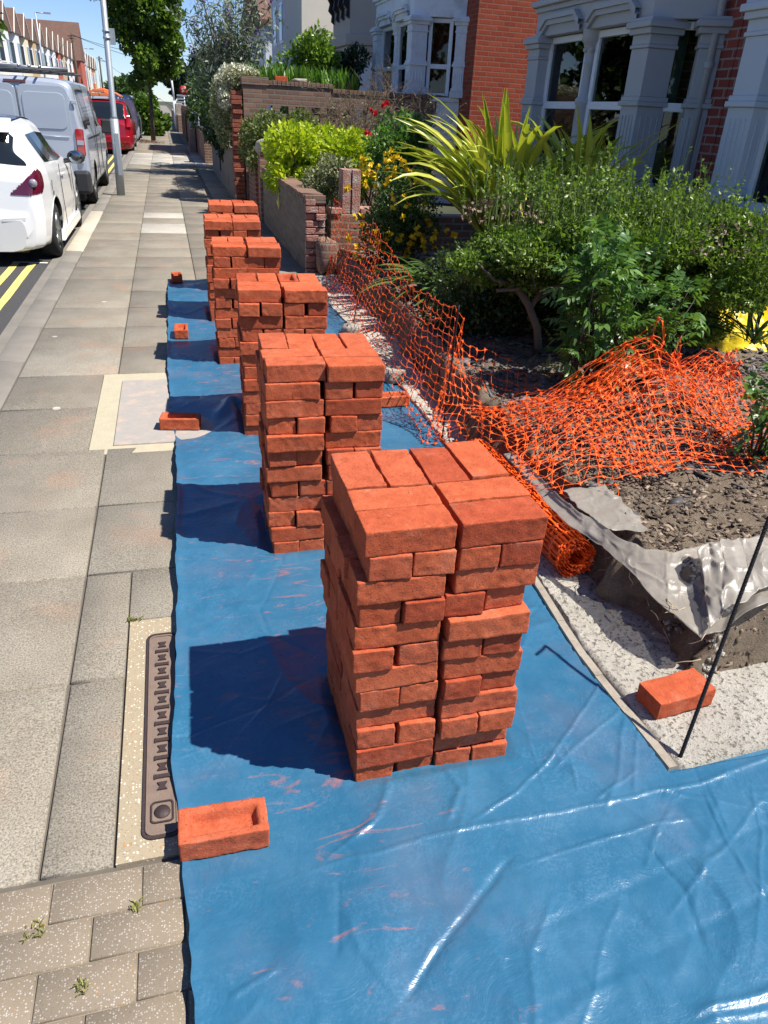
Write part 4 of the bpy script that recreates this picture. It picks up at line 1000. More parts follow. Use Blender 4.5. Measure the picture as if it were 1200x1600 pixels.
# mortar rubble lying at the wall end
def stone_mesh(name, r, seed, mat, sq=(1, 1, .7)):
    rg = np.random.default_rng(seed); n, m_ = 10, 14; V = []
    for i in range(n+1):
        th = PI*i/n
        for j in range(m_):
            a = 2*PI*j/m_; d = np.array([math.sin(th)*math.cos(a), math.sin(th)*math.sin(a), math.cos(th)]); k = 1+.28*float(fbm(d[0]*1.7+seed, d[1]*1.7, d[2]*1.7, 3))
            V.append(np.sign(d)*np.abs(d)**.7*k*r*np.array(sq))
    F = [(i*m_+j, (i+1)*m_+j, (i+1)*m_+(j+1) % m_, i*m_+(j+1) % m_) for i in range(n) for j in range(m_)]
    me = np_mesh(name, V, F); me.materials.append(mat); return me
def stone(name, lab, cat, loc, r, seed, mat, sq=(1, 1, .7), group=None):
    o = bpy.data.objects.new(name, stone_mesh(name, r, seed, mat, sq)); C.objects.link(o); o.location = loc; return tag(o, lab, cat, group)
stone('broken_masonry', 'large dark broken masonry block leaning against the wall end behind the mesh', 'masonry block', (1.60, 8.22, .20), .15, 31, M['brick_brown'], (.8, .9, 1.3))
stone('rubble_lump', 'pale rubble lump on the concrete beside the third nearest stack', 'rubble', (1.33, 5.75, .06), .07, 9, M['stonewhite'])
stone('rubble_lump', 'pale lump of stone rubble on the concrete beside the second nearest stack', 'rubble', (1.36, 4.62, .05), .085, 12, M['stonewhite'])
stone('white_stone', 'rough whitish stone block at the foot of the red broken pier', 'stone', (1.27, 14.75, .10), .13, 3, M['stonewhite'], (.8, .7, 1.0))
# stone topped gate pillar, and dark brick pillar
t = wall_thing('gate_pillar', 'old brick gate pillar with rounded pale stone top at the far end of low wall', 'gate pillar')
mb = MB(); mb.box(1.36, 1.60, 12.37, 12.62, -.1, 1.02); mb.build('shaft', M['brick_old'], t, .006)
o = link('cap_stone', stone_mesh('cap_stone', .15, 6, M['stonewhite'], (1, 1, .75)), t); o.location = (1.48, 12.495, 1.07)
t = wall_thing('brick_pillar', 'dark red glazed brick pillar beside the narrow gate gap', 'pillar')
mb = MB(); mb.box(1.36, 1.58, 13.05, 13.28, -.1, 1.12); mb.build('shaft', M['brick_dark'], t, .005); mb = MB(); mb.box(1.35, 1.59, 13.04, 13.29, 1.122, 1.17); mb.build('cap', M['brick_old'], t, .01)
t = wall_thing('garden_wall', 'short sunlit yellowish brick wall between dark pillar and red broken pier')
mb = MB(); mb.box(1.40, 1.56, 13.29, 14.55, -.1, .74); mb.build('wall_body', M['brick_old'], t, .005)
# boundary wall with honeycomb gaps
t = wall_thing('boundary_wall', 'tall brown brick boundary wall with a row of square header gaps and loose bricks on top')
mb = MB(); mb.box(1.36, 1.78, 14.60, 14.85, -.1, 1.92); mb.box(1.78, 6.2, 14.62, 14.84, -.1, 1.38); mb.box(1.78, 2.9, 14.62, 14.84, 1.62, 1.93); mb.box(2.9, 6.2, 14.62, 14.84, 1.62, 1.86)
x = 1.86
while x < 6.1:
    mb.box(x, x+.13, 14.62, 14.84, 1.38, 1.47); mb.box(x+.13, x+.28, 14.64, 14.82, 1.44, 1.50); mb.box(x, x+.13, 14.62, 14.84, 1.53, 1.62); x += .28
mb.build('wall_body', M['brick_brown'], t, .004)
mb = MB(); mb.box(1.34, 1.80, 14.58, 14.87, 1.92, 2.04)
x = 1.80
while x < 6.1:
    mb.box(x+.003, x+.07, 14.60, 14.86, 1.932 if x < 2.9 else 1.862, (2.0 if x < 2.9 else 1.93)+random.uniform(-.006, .006)); x += .075
mb.build('coping', M['brick_brown'], t, .004)
o = bpy.data.objects.new('brick', BM[3]); C.objects.link(o); o.location = (2.03, 14.72, 2.04); o.rotation_euler = (.05, 0, .1); tag(o, 'pinkish loose brick lying on top of the tall boundary wall', 'brick')
stone('coping_stone', 'flat pale stone resting on top of the boundary wall', 'stone', (2.36, 14.72, 2.02), .11, 14, M['stonewhite'], (1.2, .8, .35))
t = wall_thing('broken_pier', 'narrow red broken brick pier at the street end of the boundary wall', 'pier')
mb = MB(); z = -.02
while z < 1.78:
    x0 = 1.16+random.uniform(-.015, .02); mb.box(x0, 1.335, 14.62+random.uniform(-.04, .04), 14.9, z, z+.062); z += .071
mb.build('brickwork', M['brick_flame'], t, .006)
mb = MB(); mb.box(1.19, 1.32, 14.66, 14.88, -.02, 1.75); mb.build('core', M['brick_brown'], t)
# low divider wall between our garden and next door
t = wall_thing('divider_wall', 'stepped pinkish brick garden wall behind the orange mesh and yellow flowers')
mb = MB(); mb.box(1.70, 4.3, 8.52, 8.74, -.1, .60); mb.build('wall_body', M['brick_old'], t, .005)
mb = MB(); mb.box(1.83, 1.925, 8.53, 8.74, .604, 1.05); mb.box(1.935, 2.03, 8.52, 8.73, .604, 1.05); mb.build('upright_bricks', M['brick_raw'], t, .006)
mb = MB(); mb.box(1.68, 2.25, 8.50, 8.76, .602, .66) if False else None
mb.box(1.69, 1.825, 8.50, 8.75, .603, .665); mb.box(2.035, 2.26, 8.50, 8.75, .603, .665); mb.build('coping', M['brick_raw'], t, .006)
# far walls along the pavement
t = wall_thing('garden_wall', 'low grey shaded wall along the pavement below the white flowering climber')
mb = MB(); mb.box(1.20, 1.40, 15.2, 22.4, -.1, .88); mb.box(1.18, 1.42, 22.1, 22.45, .882, .94); mb.build('wall_body', M['render_grey'], t, .006)
mb = MB(); mb.box(1.185, 1.198, 18.9, 19.25, .25, .78); mb.build('recess', M['room'], t)  # flat dark slab on the wall face, shade of a recess put into colour
t = wall_thing('gate_pier', 'short sunlit brown brick pier with rounded cap beside the far pavement', 'gate pier')
mb = MB(); mb.box(1.12, 1.50, 25.0, 25.4, -.1, .92); mb.build('shaft', M['brick_old'], t, .005)
mb = MB(); mb.lathe([(.29, .92), (.29, .97), (.2, 1.05), (.05, 1.1), (0, 1.1)], (1.31, 25.2, 0), 12); mb.build('cap', M['stonewhite'], t)
t = wall_thing('garden_wall', 'dark far wall running on from the short brick pier')
mb = MB(); mb.box(1.12, 1.32, 25.45, 33.0, -.1, .80); mb.build('wall_body', M['brick_brown'], t)
t = wall_thing('cream_pillar', 'tall square cream rendered pillar standing behind the far brick pier', 'pillar')
mb = MB(); mb.box(1.22, 1.78, 28.0, 28.5, -.1, 2.02); mb.build('shaft', M['cream_render'], t, .02); mb = MB(); mb.box(1.30, 1.42, 27.96, 27.998, 1.0, 1.72); mb.build('yellow_panel', simple('ochre_render', (.62, .48, .22), .9), t)
t = wall_thing('round_wall', 'low wall with curved pale coping farther along the shaded pavement')
mb = MB(); pts = [(30.5+.35*i, .75+.18*math.sin(i/6*PI)) for i in range(7)]
mb.extr([(pts[0][0], -.1)]+pts+[(pts[-1][0], -.1)], 0, .88, 1.08); mb.build('wall_body', M['render_grey'], t); mb = MB(); mb.tube([(.98, a, b_+.02) for a, b_ in pts], .10, 6); mb.build('coping', M['stonewhite'], t)
t = wall_thing('timber_fence', 'dark brown timber fence panels far along the pavement', 'fence')
for i, y in enumerate((36, 39.2, 42.4, 45.6)):
    mb = MB(); mb.box(1.02, 1.08, y, y+3.0, 0, 1.28); mb.build('panel', simple('fence_board', (.09, .05, .04), .9) if i == 0 else bpy.data.materials['fence_board'], t)
    mb = MB(); mb.box(.98, 1.10, y-.16, y-.02, 0, 1.42); mb.build('post', bpy.data.materials['fence_board'], t)
t = wall_thing('boundary_wall', 'distant low pinkish wall and posts at the end of the pavement')
mb = MB(); mb.box(.85, 1.1, 50, 85, 0, .9); mb.build('wall_body', M['brick_old'], t); mb = MB(); mb.box(.75, 1.2, 52, 52.5, 0, 1.5); mb.build('pier', M['stonewhite'], t, .05)

# ================================================================== HOUSES
def bay_house(label, wallmat, paint, fx, wx, Y0, Y1, Ya, Yb, zb, zs, zt, zc, ztop, sides, back=9, single=False, mg=.16, curt='curtain', colonette=True, wallparts=(), extras=True, rooftop=4.6):
    """front wall plane X=wx from Y0..Y1; bay front X=fx from Ya(near)..Yb(far). zb ground, zs sill, zt transom, zc capital, ztop top of the storey"""
    t = thing('terraced_house', label, 'house', (0, 0, 0))
    mb = MB(); mb.box(wx, wx+.25, Y0, Ya+.30, -.2, rooftop); mb.box(wx, wx+.25, Yb-.30, Y1, -.2, rooftop)
    mb.box(wx, wx+.25, Ya+.30, Yb-.30, ztop-.02, rooftop)
    mb.box(wx+.25, wx+back, Y0, Y0+.25, -.2, rooftop); mb.box(wx+.25, wx+back, Y1-.25, Y1, -.2, rooftop); mb.box(wx+back, wx+back+.25, Y0, Y1, -.2, rooftop)
    mb.box(wx+.25, wx+back, Y0+.25, Y1-.25, rooftop-.1, rooftop-.002)
    mb.build('wall', wallmat, t)
    mb = MB(); mb.extr([(wx-.25, rooftop-.06), (wx+back+.5, rooftop-.06), (wx+back/2, rooftop+2.6)], 1, Y0-.02, Y1+.02); mb.build('roof', M['rooftile'], t)  # unseen low roof; eaves cut down so the sun reaches the garden
    mb = MB(); mb.box(wx+.9, wx+.95, Ya-.1, Yb+.1, -.1, ztop); mb.build('room_back', M['room'], t)
    cant = .38 if sides else .02
    P = [(wx, Yb+cant), (fx, Yb), (fx, Ya), (wx, Ya-cant)]
    # plinth, lintel, cornice around the bay
    def seq(z0, z1, t0, t1, name, mat, bev=.006, e=.0):
        mb = MB()
        for a, b_ in ((P[0], P[1]), (P[1], P[2]), (P[2], P[3])): mb.obox(a, b_, z0, z1, -t1, -t0, e if a != P[0] else 0, e if b_ != P[3] else 0)
        return mb.build(name, mat, t, bev)
    seq(-.2, zs-.07, -.02, .22, 'plinth', paint, e=.01)
    seq(zs-.07, zs-.001, -.07, .24, 'window_sill', paint, .01, .03)
    seq(zc+.10, ztop, -.01, .22, 'lintel', paint, e=.006)
    seq(ztop-.001, ztop+.05, -.04, .23, 'cornice_lower', paint, .008, .02)
    seq(ztop+.05, ztop+.11, -.09, .24, 'cornice', paint, .012, .045)
    seq(ztop+.11, ztop+1.0, -.012, .22, 'apron', paint, e=.008)
    # piers
    def pier(x, y, wdt, rot, lab=None, dep=.30):
        pz = MB(); h = wdt/2; d = dep/2
        def bx(w_, d_, z0, z1): pz.obox((0, -w_/2), (0, w_/2), z0, z1, -d_/2, d_/2)
        bx(wdt+.06, dep+.06, zs-.0, zs+.10); bx(wdt+.03, dep+.03, zs+.10, zs+.15); bx(wdt, dep, zs+.15, zt-.02)
        bx(wdt+.05, dep+.05, zt-.02, zt+.02); bx(wdt+.02, dep+.02, zt+.02, zt+.06); bx(wdt-.01, dep-.01, zt+.06, zc-.13)
        bx(wdt+.02, dep+.02, zc-.13, zc-.10); bx(wdt+.0, dep+.0, zc-.10, zc-.02); bx(wdt+.06, dep+.06, zc-.02, zc+.03); bx(wdt+.12, dep+.12, zc+.03, zc+.08); bx(wdt+.07, dep+.07, zc+.08, zc+.11)
        # flutes on the lower shaft
        for f in range(4):
            yy = -wdt*.30+f*wdt*.2
            for sgn in (-1, 1): pz.box(sgn*(dep/2+.004)-.006, sgn*(dep/2+.004)+.006, yy-.011, yy+.011, zs+.22, zt-.10)
            for sgn in (-1, 1):
                xx = -dep*.30+f*dep*.2; pz.box(xx-.011, xx+.011, sgn*(wdt/2+.004)-.006, sgn*(wdt/2+.004)+.006, zs+.22, zt-.10)
        o = pz.build('pier', paint, t, .006); o.location = (x, y, 0); o.rotation_euler = (0, 0, rot); return o
    pier(fx+.11, Ya+.06, .30, 0); pier(fx+.11, Yb-.06, .30, 0)
    pier(wx-.03, Ya-cant+.05, .24, -.5 if sides else 0, dep=.2); pier(wx-.03, Yb+cant-.05, .24, .5 if sides else 0, dep=.2)
    ym = (Ya+Yb)/2
    if colonette:
        mb = MB(); c0 = (fx+.10, ym, 0)
        mb.lathe([(.10, zs), (.10, zs+.12), (.085, zs+.14), (.085, zt-.02), (.10, zt), (.10, zt+.04), (.065, zt+.07), (.058, zc-.22), (.072, zc-.20), (.06, zc-.18), (.07, zc-.1), (.10, zc-.02), (.12, zc), (.12, zc+.11)], c0, 18)
        for a in range(6): mb.lathe([(0, -.03), (.028, -.01), (.028, .01), (0, .03)], (fx+.10+.075*math.cos(a*PI/3), ym+.075*math.sin(a*PI/3), zc-.08), 8)
        mb.build('colonette', paint, t)
    # windows
    def window(A, B, inset=.09):
        A = Vector(A); B = Vector(B); L_ = (B-A).length; d = (B-A)/L_
        fr = MB(); z0, z1 = zs, zc+.09; f = .065
        def bar(a, b_, za, zb_, t0=inset, t1=inset+.06): fr.obox(A+d*a, A+d*b_, za, zb_, -t1, -t0)
        bar(0, f, z0, z1); bar(L_-f, L_, z0, z1); bar(f, L_-f, z0, z0+f); bar(f, L_-f, z1-f, z1); bar(f, L_-f, zt-.055, zt+.02, inset-.006, inset+.066)
        o = fr.build('window', M['upvc'], t, .006)
        gm = MB(); gm.obox(A+d*f, A+d*(L_-f), z0+f, zt-.055, -inset-.034, -inset-.028); gm.obox(A+d*f, A+d*(L_-f), zt+.02, z1-f, -inset-.034, -inset-.028); gm.build('pane', M['glass'], o)
        n_ = Vector((d.y, -d.x)); nn = int(L_/.03)+2; V = []
        for i in range(nn):
            q = A+d*(L_*i/(nn-1))-n_*(inset+.17+.022*math.sin(i*1.9)+.01*math.sin(i*.7))
            V += [(q.x, q.y, z0-.05), (q.x, q.y, z1+.05)]
        sel = [i for i in range(nn-1) if (i/(nn-1) < .42 or i/(nn-1) > .80) or curt != 'curtain']
        F = [(2*i, 2*i+2, 2*i+3, 2*i+1) for i in sel]; link('curtain', np_mesh('curtain', V, F), o, M[curt])
    g_ = .10
    if single: window((fx, Yb-.2), (fx, Ya+.16))
    else: window((fx, Yb-.2), (fx, ym+g_-.02)); window((fx, ym-g_+.02), (fx, Ya+.2))
    if sides:
        a, b_ = Vector(P[2]), Vector(P[3]); d = (b_-a).normalized(); window(a+d*mg, b_-d*(mg-.06))
        a, b_ = Vector(P[0]), Vector(P[1]); d = (b_-a).normalized(); window(a+d*.10, b_-d*.16)
    # lintel arches over the windows: shallow stepped mouldings
    mb = MB()
    for ya, yb in (((Ya+.24, Yb-.24),) if single else ((Ya+.24, ym-.12), (ym+.12, Yb-.24))):
        for k, (dz, pr) in enumerate(((.0, .05), (.05, .075))):
            mb.box(fx-pr, fx-.012, ya+.10, yb-.10, zc+.20+dz, zc+.248+dz)
            for s_, y0_, y1_ in ((1, ya+.10, ya-.04), (1, yb-.10, yb+.04)):
                mb.add([(fx-pr, y0_, zc+.20+dz), (fx-pr, y1_, zc+.10+dz), (fx-pr, y1_, zc+.148+dz), (fx-pr, y0_, zc+.248+dz), (fx-.012, y0_, zc+.20+dz), (fx-.012, y1_, zc+.10+dz), (fx-.012, y1_, zc+.148+dz), (fx-.012, y0_, zc+.248+dz)],
                       [(0, 1, 2, 3), (7, 6, 5, 4), (0, 4, 5, 1), (3, 2, 6, 7)])
    mb.build('window_hood', paint, t)
    return t
hA = bay_house('dark red brick house with grey painted bay window behind the big green shrub', M['brick_dark'], M['paint_grey'], 4.4, 4.86, 6.48, 10.6, 7.16, 9.62, .1, 1.02, 1.80, 2.38, 2.72, True)
mb = MB(); mb.tube([(4.79, 6.72, .1), (4.79, 6.72, 7)], .034, 10)
for z in (.9, 2.1, 3.6): mb.lathe([(.045, 0), (.045, .05)], (4.79, 6.72, z), 10)
mb.build('downpipe', M['paint_grey'], hA)
hB = bay_house('house at right edge with pale blue painted bay, fluted pier and slatted blind', M['brick_dark'], M['paint_blue'], 4.40, 4.86, 4.66, 6.47, 4.74, 5.66, .1, 1.06, 1.80, 2.38, 2.72, False, colonette=False, single=True)  # house cut short out of view to let sun onto the garden
mb = MB()
for k in range(40): mb.box(4.56, 4.58, 4.92, 5.44, 1.1+k*.035, 1.1+k*.035+.022)
mb.build('blind', M['curtain'], hB)
hC = bay_house('white painted bay fronted house with dark red curtain and a sunlit red brick flank wall', M['brick_red'], M['paint_white'], 4.4, 5.25, 13.9, 19.9, 14.85, 17.5, .1, 1.9, 2.4, 3.02, 3.50, True, curt='curtain_red', rooftop=5.3, mg=.28)
# cream houses farther along
def far_right_house(lab, mat, x0, y0, y1, h, bay=True, brackets=False):
    t = thing('terraced_house', lab, 'house', (0, 0, 0))
    mb = MB(); mb.box(x0+1.0, x0+9, y0, y1, -.2, h); mb.build('wall', mat, t)
    if bay:
        mb = MB(); yc = (y0+y1)/2-.6; mb.prism([(x0+1.0, y0+.4), (x0, y0+1.1), (x0, y1-2.0), (x0+1.0, y1-1.3)][::1], -.2, h-.3); mb.build('bay', mat, t)
        mb = MB(); mb.prism([(x0+1.0, y0+.3), (x0-.12, y0+1.0), (x0-.12, y1-1.9), (x0+1.0, y1-1.2)], 3.05, 3.28); mb.prism([(x0+1.0, y0+.34), (x0-.06, y0+1.05), (x0-.06, y1-1.95), (x0+1.0, y1-1.24)], 2.9, 3.05); mb.build('string_course', mat, t, .02)
        for k in range(2):
            for z0 in (1.3, 3.9):
                ya = y0+1.3+k*((y1-y0-3.3)/2); w_ = MB(); w_.box(x0-.03, x0+.02, ya, ya+.9, z0, z0+1.4); o = w_.build('window', M['upvc'], t); p = MB(); p.box(x0-.045, x0-.032, ya+.08, ya+.82, z0+.1, z0+1.3); p.build('pane', M['farglass'], o)
        # canted near face window
        a, b_ = Vector((x0, y0+1.1)), Vector((x0+1.0, y0+.4)); d = (b_-a).normalized(); w_ = MB(); w_.obox(a+d*.25, a+d*.95, 1.3, 2.7, -.03, .02); o = w_.build('window', M['upvc'], t); p = MB(); p.obox(a+d*.33, a+d*.87, 1.4, 2.6, -.045, -.032); p.build('pane', M['farglass'], o)
    if brackets:
        for k in range(4):
            mb = MB(); yy = y0+1.1+k*.62
            mb.extr([(x0-.28, 4.3), (x0-.02, 4.3), (x0-.02, 3.62), (x0-.10, 3.68), (x0-.08, 3.82), (x0-.18, 3.92), (x0-.14, 4.08)], 1, yy, yy+.09)
            mb.build('bracket', M['timber_black'], t)
        mb = MB()
        for k in range(5): mb.box(x0-.20-.02*k, x0-.01, y0+1.02, y1-2.0, 4.32+.09*k, 4.39+.09*k)
        mb.build('cornice', mat, t)
    return t
far_right_house('beige bay fronted house with black cornice brackets beyond the white bay house', M['paint_beige'], 4.7, 20.3, 25.5, 6, True, True)
t = far_right_house('tall cream rendered house catching the sun beyond the beige bay', M['cream_white'], 4.9, 28.6, 33, 10, False)
mb = MB(); mb.box(4.6, 5.88, 28.2, 32.0, -.2, 9.5); mb.build('projecting_wing', M['cream_white'], t)
mb = MB(); mb.box(5.5, 5.9, 25.52, 27.15, 0, 8); mb.build('brick_link', M['brick_dark'], t)
t = far_right_house('bluish white bay fronted house partly hidden behind the buddleia', M['paint_white'], 5.0, 34, 41, 8.5)
t = thing('terraced_house', 'distant red roofed house with brick chimney above the buddleia', 'house')
mb = MB(); mb.box(5.2, 12, 43, 55, -.2, 5.2); mb.build('wall', M['paint_white'], t)
mb = MB(); mb.extr([(42.8, 5.1), (55.2, 5.1), (55.2, 5.3), (49, 7.6), (42.8, 5.3)], 0, 5.0, 12.2); mb.build('roof', M['rooftile'], t)
mb = MB(); mb.box(4.9, 5.9, 46.5, 47.8, 5.0, 7.0); o = mb.build('chimney', M['brick_red'], t)
mb = MB()
for k in range(3): mb.lathe([(.12, 0), (.14, .05), (.10, .4), (.13, .45)], (5.15+.28*k, 47.1, 7.0), 8)
mb.build('chimney_pot', M['brick_flame'], o)
t = thing('terraced_house', 'small distant grey gabled house seen past the street tree', 'house')
mb = MB(); mb.box(2.8, 8, 70, 78, -.2, 4.0); mb.build('wall', M['paint_white'], t); mb = MB(); mb.extr([(2.6, 3.9), (8.2, 3.9), (5.4, 6.6)], 1, 69.8, 78.2); mb.build('roof', M['rooftile'], t)

# ------------------------------------------------------------------ terrace across the road
TC = [(.70, .68, .62), (.70, .62, .42), (.42, .11, .07), (.72, .70, .66), (.72, .64, .45), (.50, .36, .20), (.70, .70, .70), (.68, .66, .60)]
TM = [simple(f'facade_{i}', c_, .85, .1, .6) for i, c_ in enumerate(TC)]
CN = ['white', 'cream', 'red brick', 'off white', 'pale yellow', 'sandy brick', 'bright white', 'ivory']
def row_house(i, y, m_, lab):
    t = thing('terraced_house', lab, 'house', (-12.4, y, 0), 0, 'terrace of gabled houses across the road')
    mb = MB(); mb.box(-8, 0, 0, 5.2, -.1, 6.0); mb.build('wall', m_, t)
    mb = MB(); mb.prism([(0, .5), (.9, 1.0), (.9, 2.7), (0, 3.2)], -.1, 6.1); mb.build('bay', m_, t)
    mb = MB(); mb.extr([(.3, 6.1), (3.4, 6.1), (1.85, 7.7)], 0, .75, .95); mb.build('gable', m_, t)
    mb = MB(); mb.extr([(.1, 6.0), (3.6, 6.0), (3.7, 6.05), (1.85, 7.85), (0, 6.05)], 0, -3.6, .98); mb.build('gable_roof', M['rooftile'], t)
    mb = MB(); mb.extr([(-.08, 5.95), (1.85, 7.82), (3.78, 5.95), (3.78, 6.05), (1.85, 7.92), (-.08, 6.05)], 0, .98, 1.05); mb.build('bargeboard', M['cream_white'], t)
    mb = MB(); mb.extr([(.30, 6.12), (-4, 8.32), (-4, 8.14), (.30, 5.94)], 1, 5.08, 5.20); mb.build('parapet', M['brick_flame'], t)
    mb = MB(); mb.extr([(.35, 5.95), (-4, 8.15), (-8.3, 5.95)], 1, .002, 5.07); mb.build('roof', M['rooftile'], t)
    mb = MB(); mb.box(-4.6, -3.6, 4.7, 5.4, 7.5, 8.9); o = mb.build('chimney', M['brick_flame'], t)
    mb = MB(); mb.lathe([(.13, 0), (.1, .45)], (-4.3, 5.05, 8.9), 6); mb.lathe([(.13, 0), (.1, .45)], (-3.9, 5.05, 8.9), 6); mb.build('chimney_pot', M['brick_flame'], o)
    for z0 in (.9, 3.7):
        for a, b_ in (((.9, 1.12), (.9, 1.80)), ((.9, 1.92), (.9, 2.58))):
            w_ = MB(); w_.obox(a, b_, z0, z0+1.7, 0, .03); o = w_.build('window', M['upvc'], t); p = MB(); p.obox((a[0], a[1]+.08), (b_[0], b_[1]-.08), z0+.1, z0+1.6, .031, .04); p.build('pane', M['farglass'], o)
        a, b_ = Vector((0, .5)), Vector((.9, 1.0)); d = (b_-a).normalized(); w_ = MB(); w_.obox(a+d*.2, a+d*.85, z0, z0+1.7, -.03, 0) ; w_.obox(a+d*.2, a+d*.85, z0, z0+1.7, 0, .03); o = w_.build('window', M['upvc'], t); p = MB(); p.obox(a+d*.28, a+d*.77, z0+.1, z0+1.6, .031, .04); p.build('pane', M['farglass'], o)
        w_ = MB(); w_.box(.0, .03, 3.7, 4.6, z0, z0+1.6); o = w_.build('window', M['upvc'], t); p = MB(); p.box(.031, .04, 3.8, 4.5, z0+.1, z0+1.5); p.build('pane', M['farglass'], o)
    return t
def copy_tree(o, parent=None):
    c_ = o.copy(); C.objects.link(c_); c_.parent = parent
    for ch in [q for q in KIDS.get(o.name, [])]: copy_tree(ch, c_)
    return c_
ordn = ['first', 'second', 'third', 'fourth', 'fifth', 'sixth', 'seventh', 'eighth', 'ninth', 'tenth', 'eleventh', 'twelfth', 'thirteenth', 'fourteenth', 'fifteenth', 'sixteenth', 'seventeenth', 'eighteenth', 'nineteenth', 'twentieth']
first = row_house(0, 68, TM[0], 'white gabled terraced house, first from the left edge across the road')
bpy.context.view_layer.update()
KIDS = {}
for q in C.objects:
    if q.parent: KIDS.setdefault(q.parent.name, []).append(q)
mcache = {}
def recol(o, src, dst):
    for ch in o.children:
        if ch.type == 'MESH' and ch.data.materials and ch.data.materials[0] == src:
            key = (ch.data.name, dst.name)
            if key not in mcache:
                me = ch.data.copy(); me.materials[0] = dst; mcache[key] = me
            ch.data = mcache[key]
for i in range(1, 20):
    h = copy_tree(first); h.location = (-12.4, 68+i*5.2, 0); m_ = TM[(i*3+i//4) % 8]; cn = CN[(i*3+i//4) % 8]
    h['label'] = f'{cn} gabled terraced house, {ordn[i]} from the left edge across the road'
    recol(h, TM[0], m_)
t = thing('terraced_house', 'bigger distant house with broad brown tiled roof facing down the street', 'house')
mb = MB(); mb.box(-20, -10.4, 126.5, 133, -.1, 6); mb.build('wall', TM[2], t); mb = MB(); mb.extr([(126.2, 5.9), (133.3, 5.9), (130, 10.6)], 0, -20, -10.3); mb.build('roof', M['rooftile'], t)

# ================================================================== STREET FURNITURE
def lamp_post():
    t = thing('lamp_post', 'grey galvanised lamp post leaning slightly beside the grey van', 'lamp post', (-.885, 15.8, 0))
    mb = MB(); mb.tube([(0, 0, 0), (.03, 0, 1.28)], [.075, .072], 14); mb.build('base_column', M['galv'], t)
    mb = MB(); mb.tube([(.03, 0, 1.28), (.032, 0, 1.32), (.13, 0, 6.0)], [.072, .052, .045], 14); mb.build('shaft', M['galv'], t)
    mb = MB(); mb.box(.0, .075, -.078, -.070, .35, 1.05); mb.build('access_door', M['galv'], t, .004)
    mb = MB(); mb.tube([(.13, 0, 6.0), (.13, 0, 6.15), (-.4, 0, 6.3), (-.9, 0, 6.32)], .03, 8); mb.build('arm', M['galv'], t)
    mb = MB(); mb.box(-1.4, -.85, -.12, .12, 6.26, 6.38); mb.build('lantern', M['galv'], t, .02)
    mb = MB(); mb.box(.10, .20, .02, .035, 2.42, 2.66); mb.build('sign_plate', M['galv'], t, .004); mb = MB(); mb.tube([(.06, 0, 2.5), (.06, 0, 2.53)], .062, 12); mb.tube([(.06, 0, 2.60), (.06, 0, 2.63)], .062, 12); mb.build('sign_clamp', M['galv'], t)
lamp_post()
def far_lamp(x, y, h, lab, arm=1.2):
    t = thing('street_lamp', lab, 'street lamp', (x, y, 0), 0, 'tall street lamps across the road')
    mb = MB(); mb.tube([(0, 0, 0), (0, 0, h)], [.09, .06], 8); mb.build('pole', M['galv'], t)
    mb = MB(); mb.tube([(0, 0, h), (arm*.6, 0, h+.02)], .04, 6); mb.build('arm', M['galv'], t); mb = MB(); mb.box(arm*.55, arm, -.14, .14, h-.04, h+.08); mb.build('lantern', M['galv'], t)
far_lamp(-9.6, 79, 7.55, 'nearest tall grey street lamp rising above the roof of the grey van')
far_lamp(-9.6, 125, 7.3, 'middle distant street lamp between the telegraph poles')
far_lamp(-9.6, 149, 6.8, 'farthest street lamp beside the second telegraph pole')
def tele(x, y, h, lab, wires):
    t = thing('telegraph_pole', lab, 'telegraph pole', (x, y, 0)); mb = MB(); mb.tube([(0, 0, 0), (0, 0, h)], [.17, .12], 8); mb.build('pole', M['pole_wood'], t)
    mb = MB(); mb.box(-.5, .5, -.05, .05, h-.35, h-.25); mb.lathe([(.28, h-.6), (.28, h-.5)], (0, 0, 0), 8); mb.build('crossarm', M['pole_wood'], t)
    for e, sag in wires:
        b = Vector(e); pts = []
        for k in range(17):
            u = k/16; p = Vector((0, 0, h-.15)).lerp(b, u); p.z -= sag*4*u*(1-u); pts.append(p)
        mb = MB(); mb.tube(pts, .022, 4); mb.build('wire', M['rebar'], t)
tele(-9.5, 108, 8.0, 'nearer brown telegraph pole with wires in front of the tiled roof', [((13, -30, 5.2), .6), ((14, -22, 4.2), .5), ((-6, -22, -.4), .3)])
tele(-9.5, 152, 7.6, 'farther small telegraph pole near the end of the terrace', [((14, -40, -.5), .5)])
t = thing('white_post', 'thin white post by the hedge far along the pavement', 'post', (.82, 56, 0))
mb = MB(); mb.tube([(0, 0, 0), (-.02, 0, 1.6)], .11, 10); mb.build('lower_tube', M['upvc'], t); mb = MB(); mb.tube([(-.02, 0, 1.6), (-.10, 0, 3.0)], .06, 8); mb.build('upper_tube', M['upvc'], t)
t = thing('estate_sign', 'small red round edged board with white characters above the far wall', 'sign', (1.42, 55, 2.22))
mb = MB(); mb.lathe([(0, -.02), (.27, -.02), (.27, .02), (0, .02)], (0, 0, 0), 18, axis='y'); mb.build('board', M['red_sign'], t)
cu = bpy.data.curves.new('sign_text', 'FONT'); cu.body = '50'; cu.size = .30; cu.extrude = .004; cu.align_x = 'CENTER'; cu.align_y = 'CENTER'
o = bpy.data.objects.new('sign_text', cu); C.objects.link(o)
bpy.context.view_layer.update(); me = bpy.data.meshes.new_from_object(o.evaluated_get(bpy.context.evaluated_depsgraph_get())); bpy.data.objects.remove(o)
me.materials.clear(); me.materials.append(M['white_paint']); o = bpy.data.objects.new('lettering', me); C.objects.link(o); o.parent = t; o.location = (0, -.03, 0); o.rotation_euler = (PI/2, 0, 0)
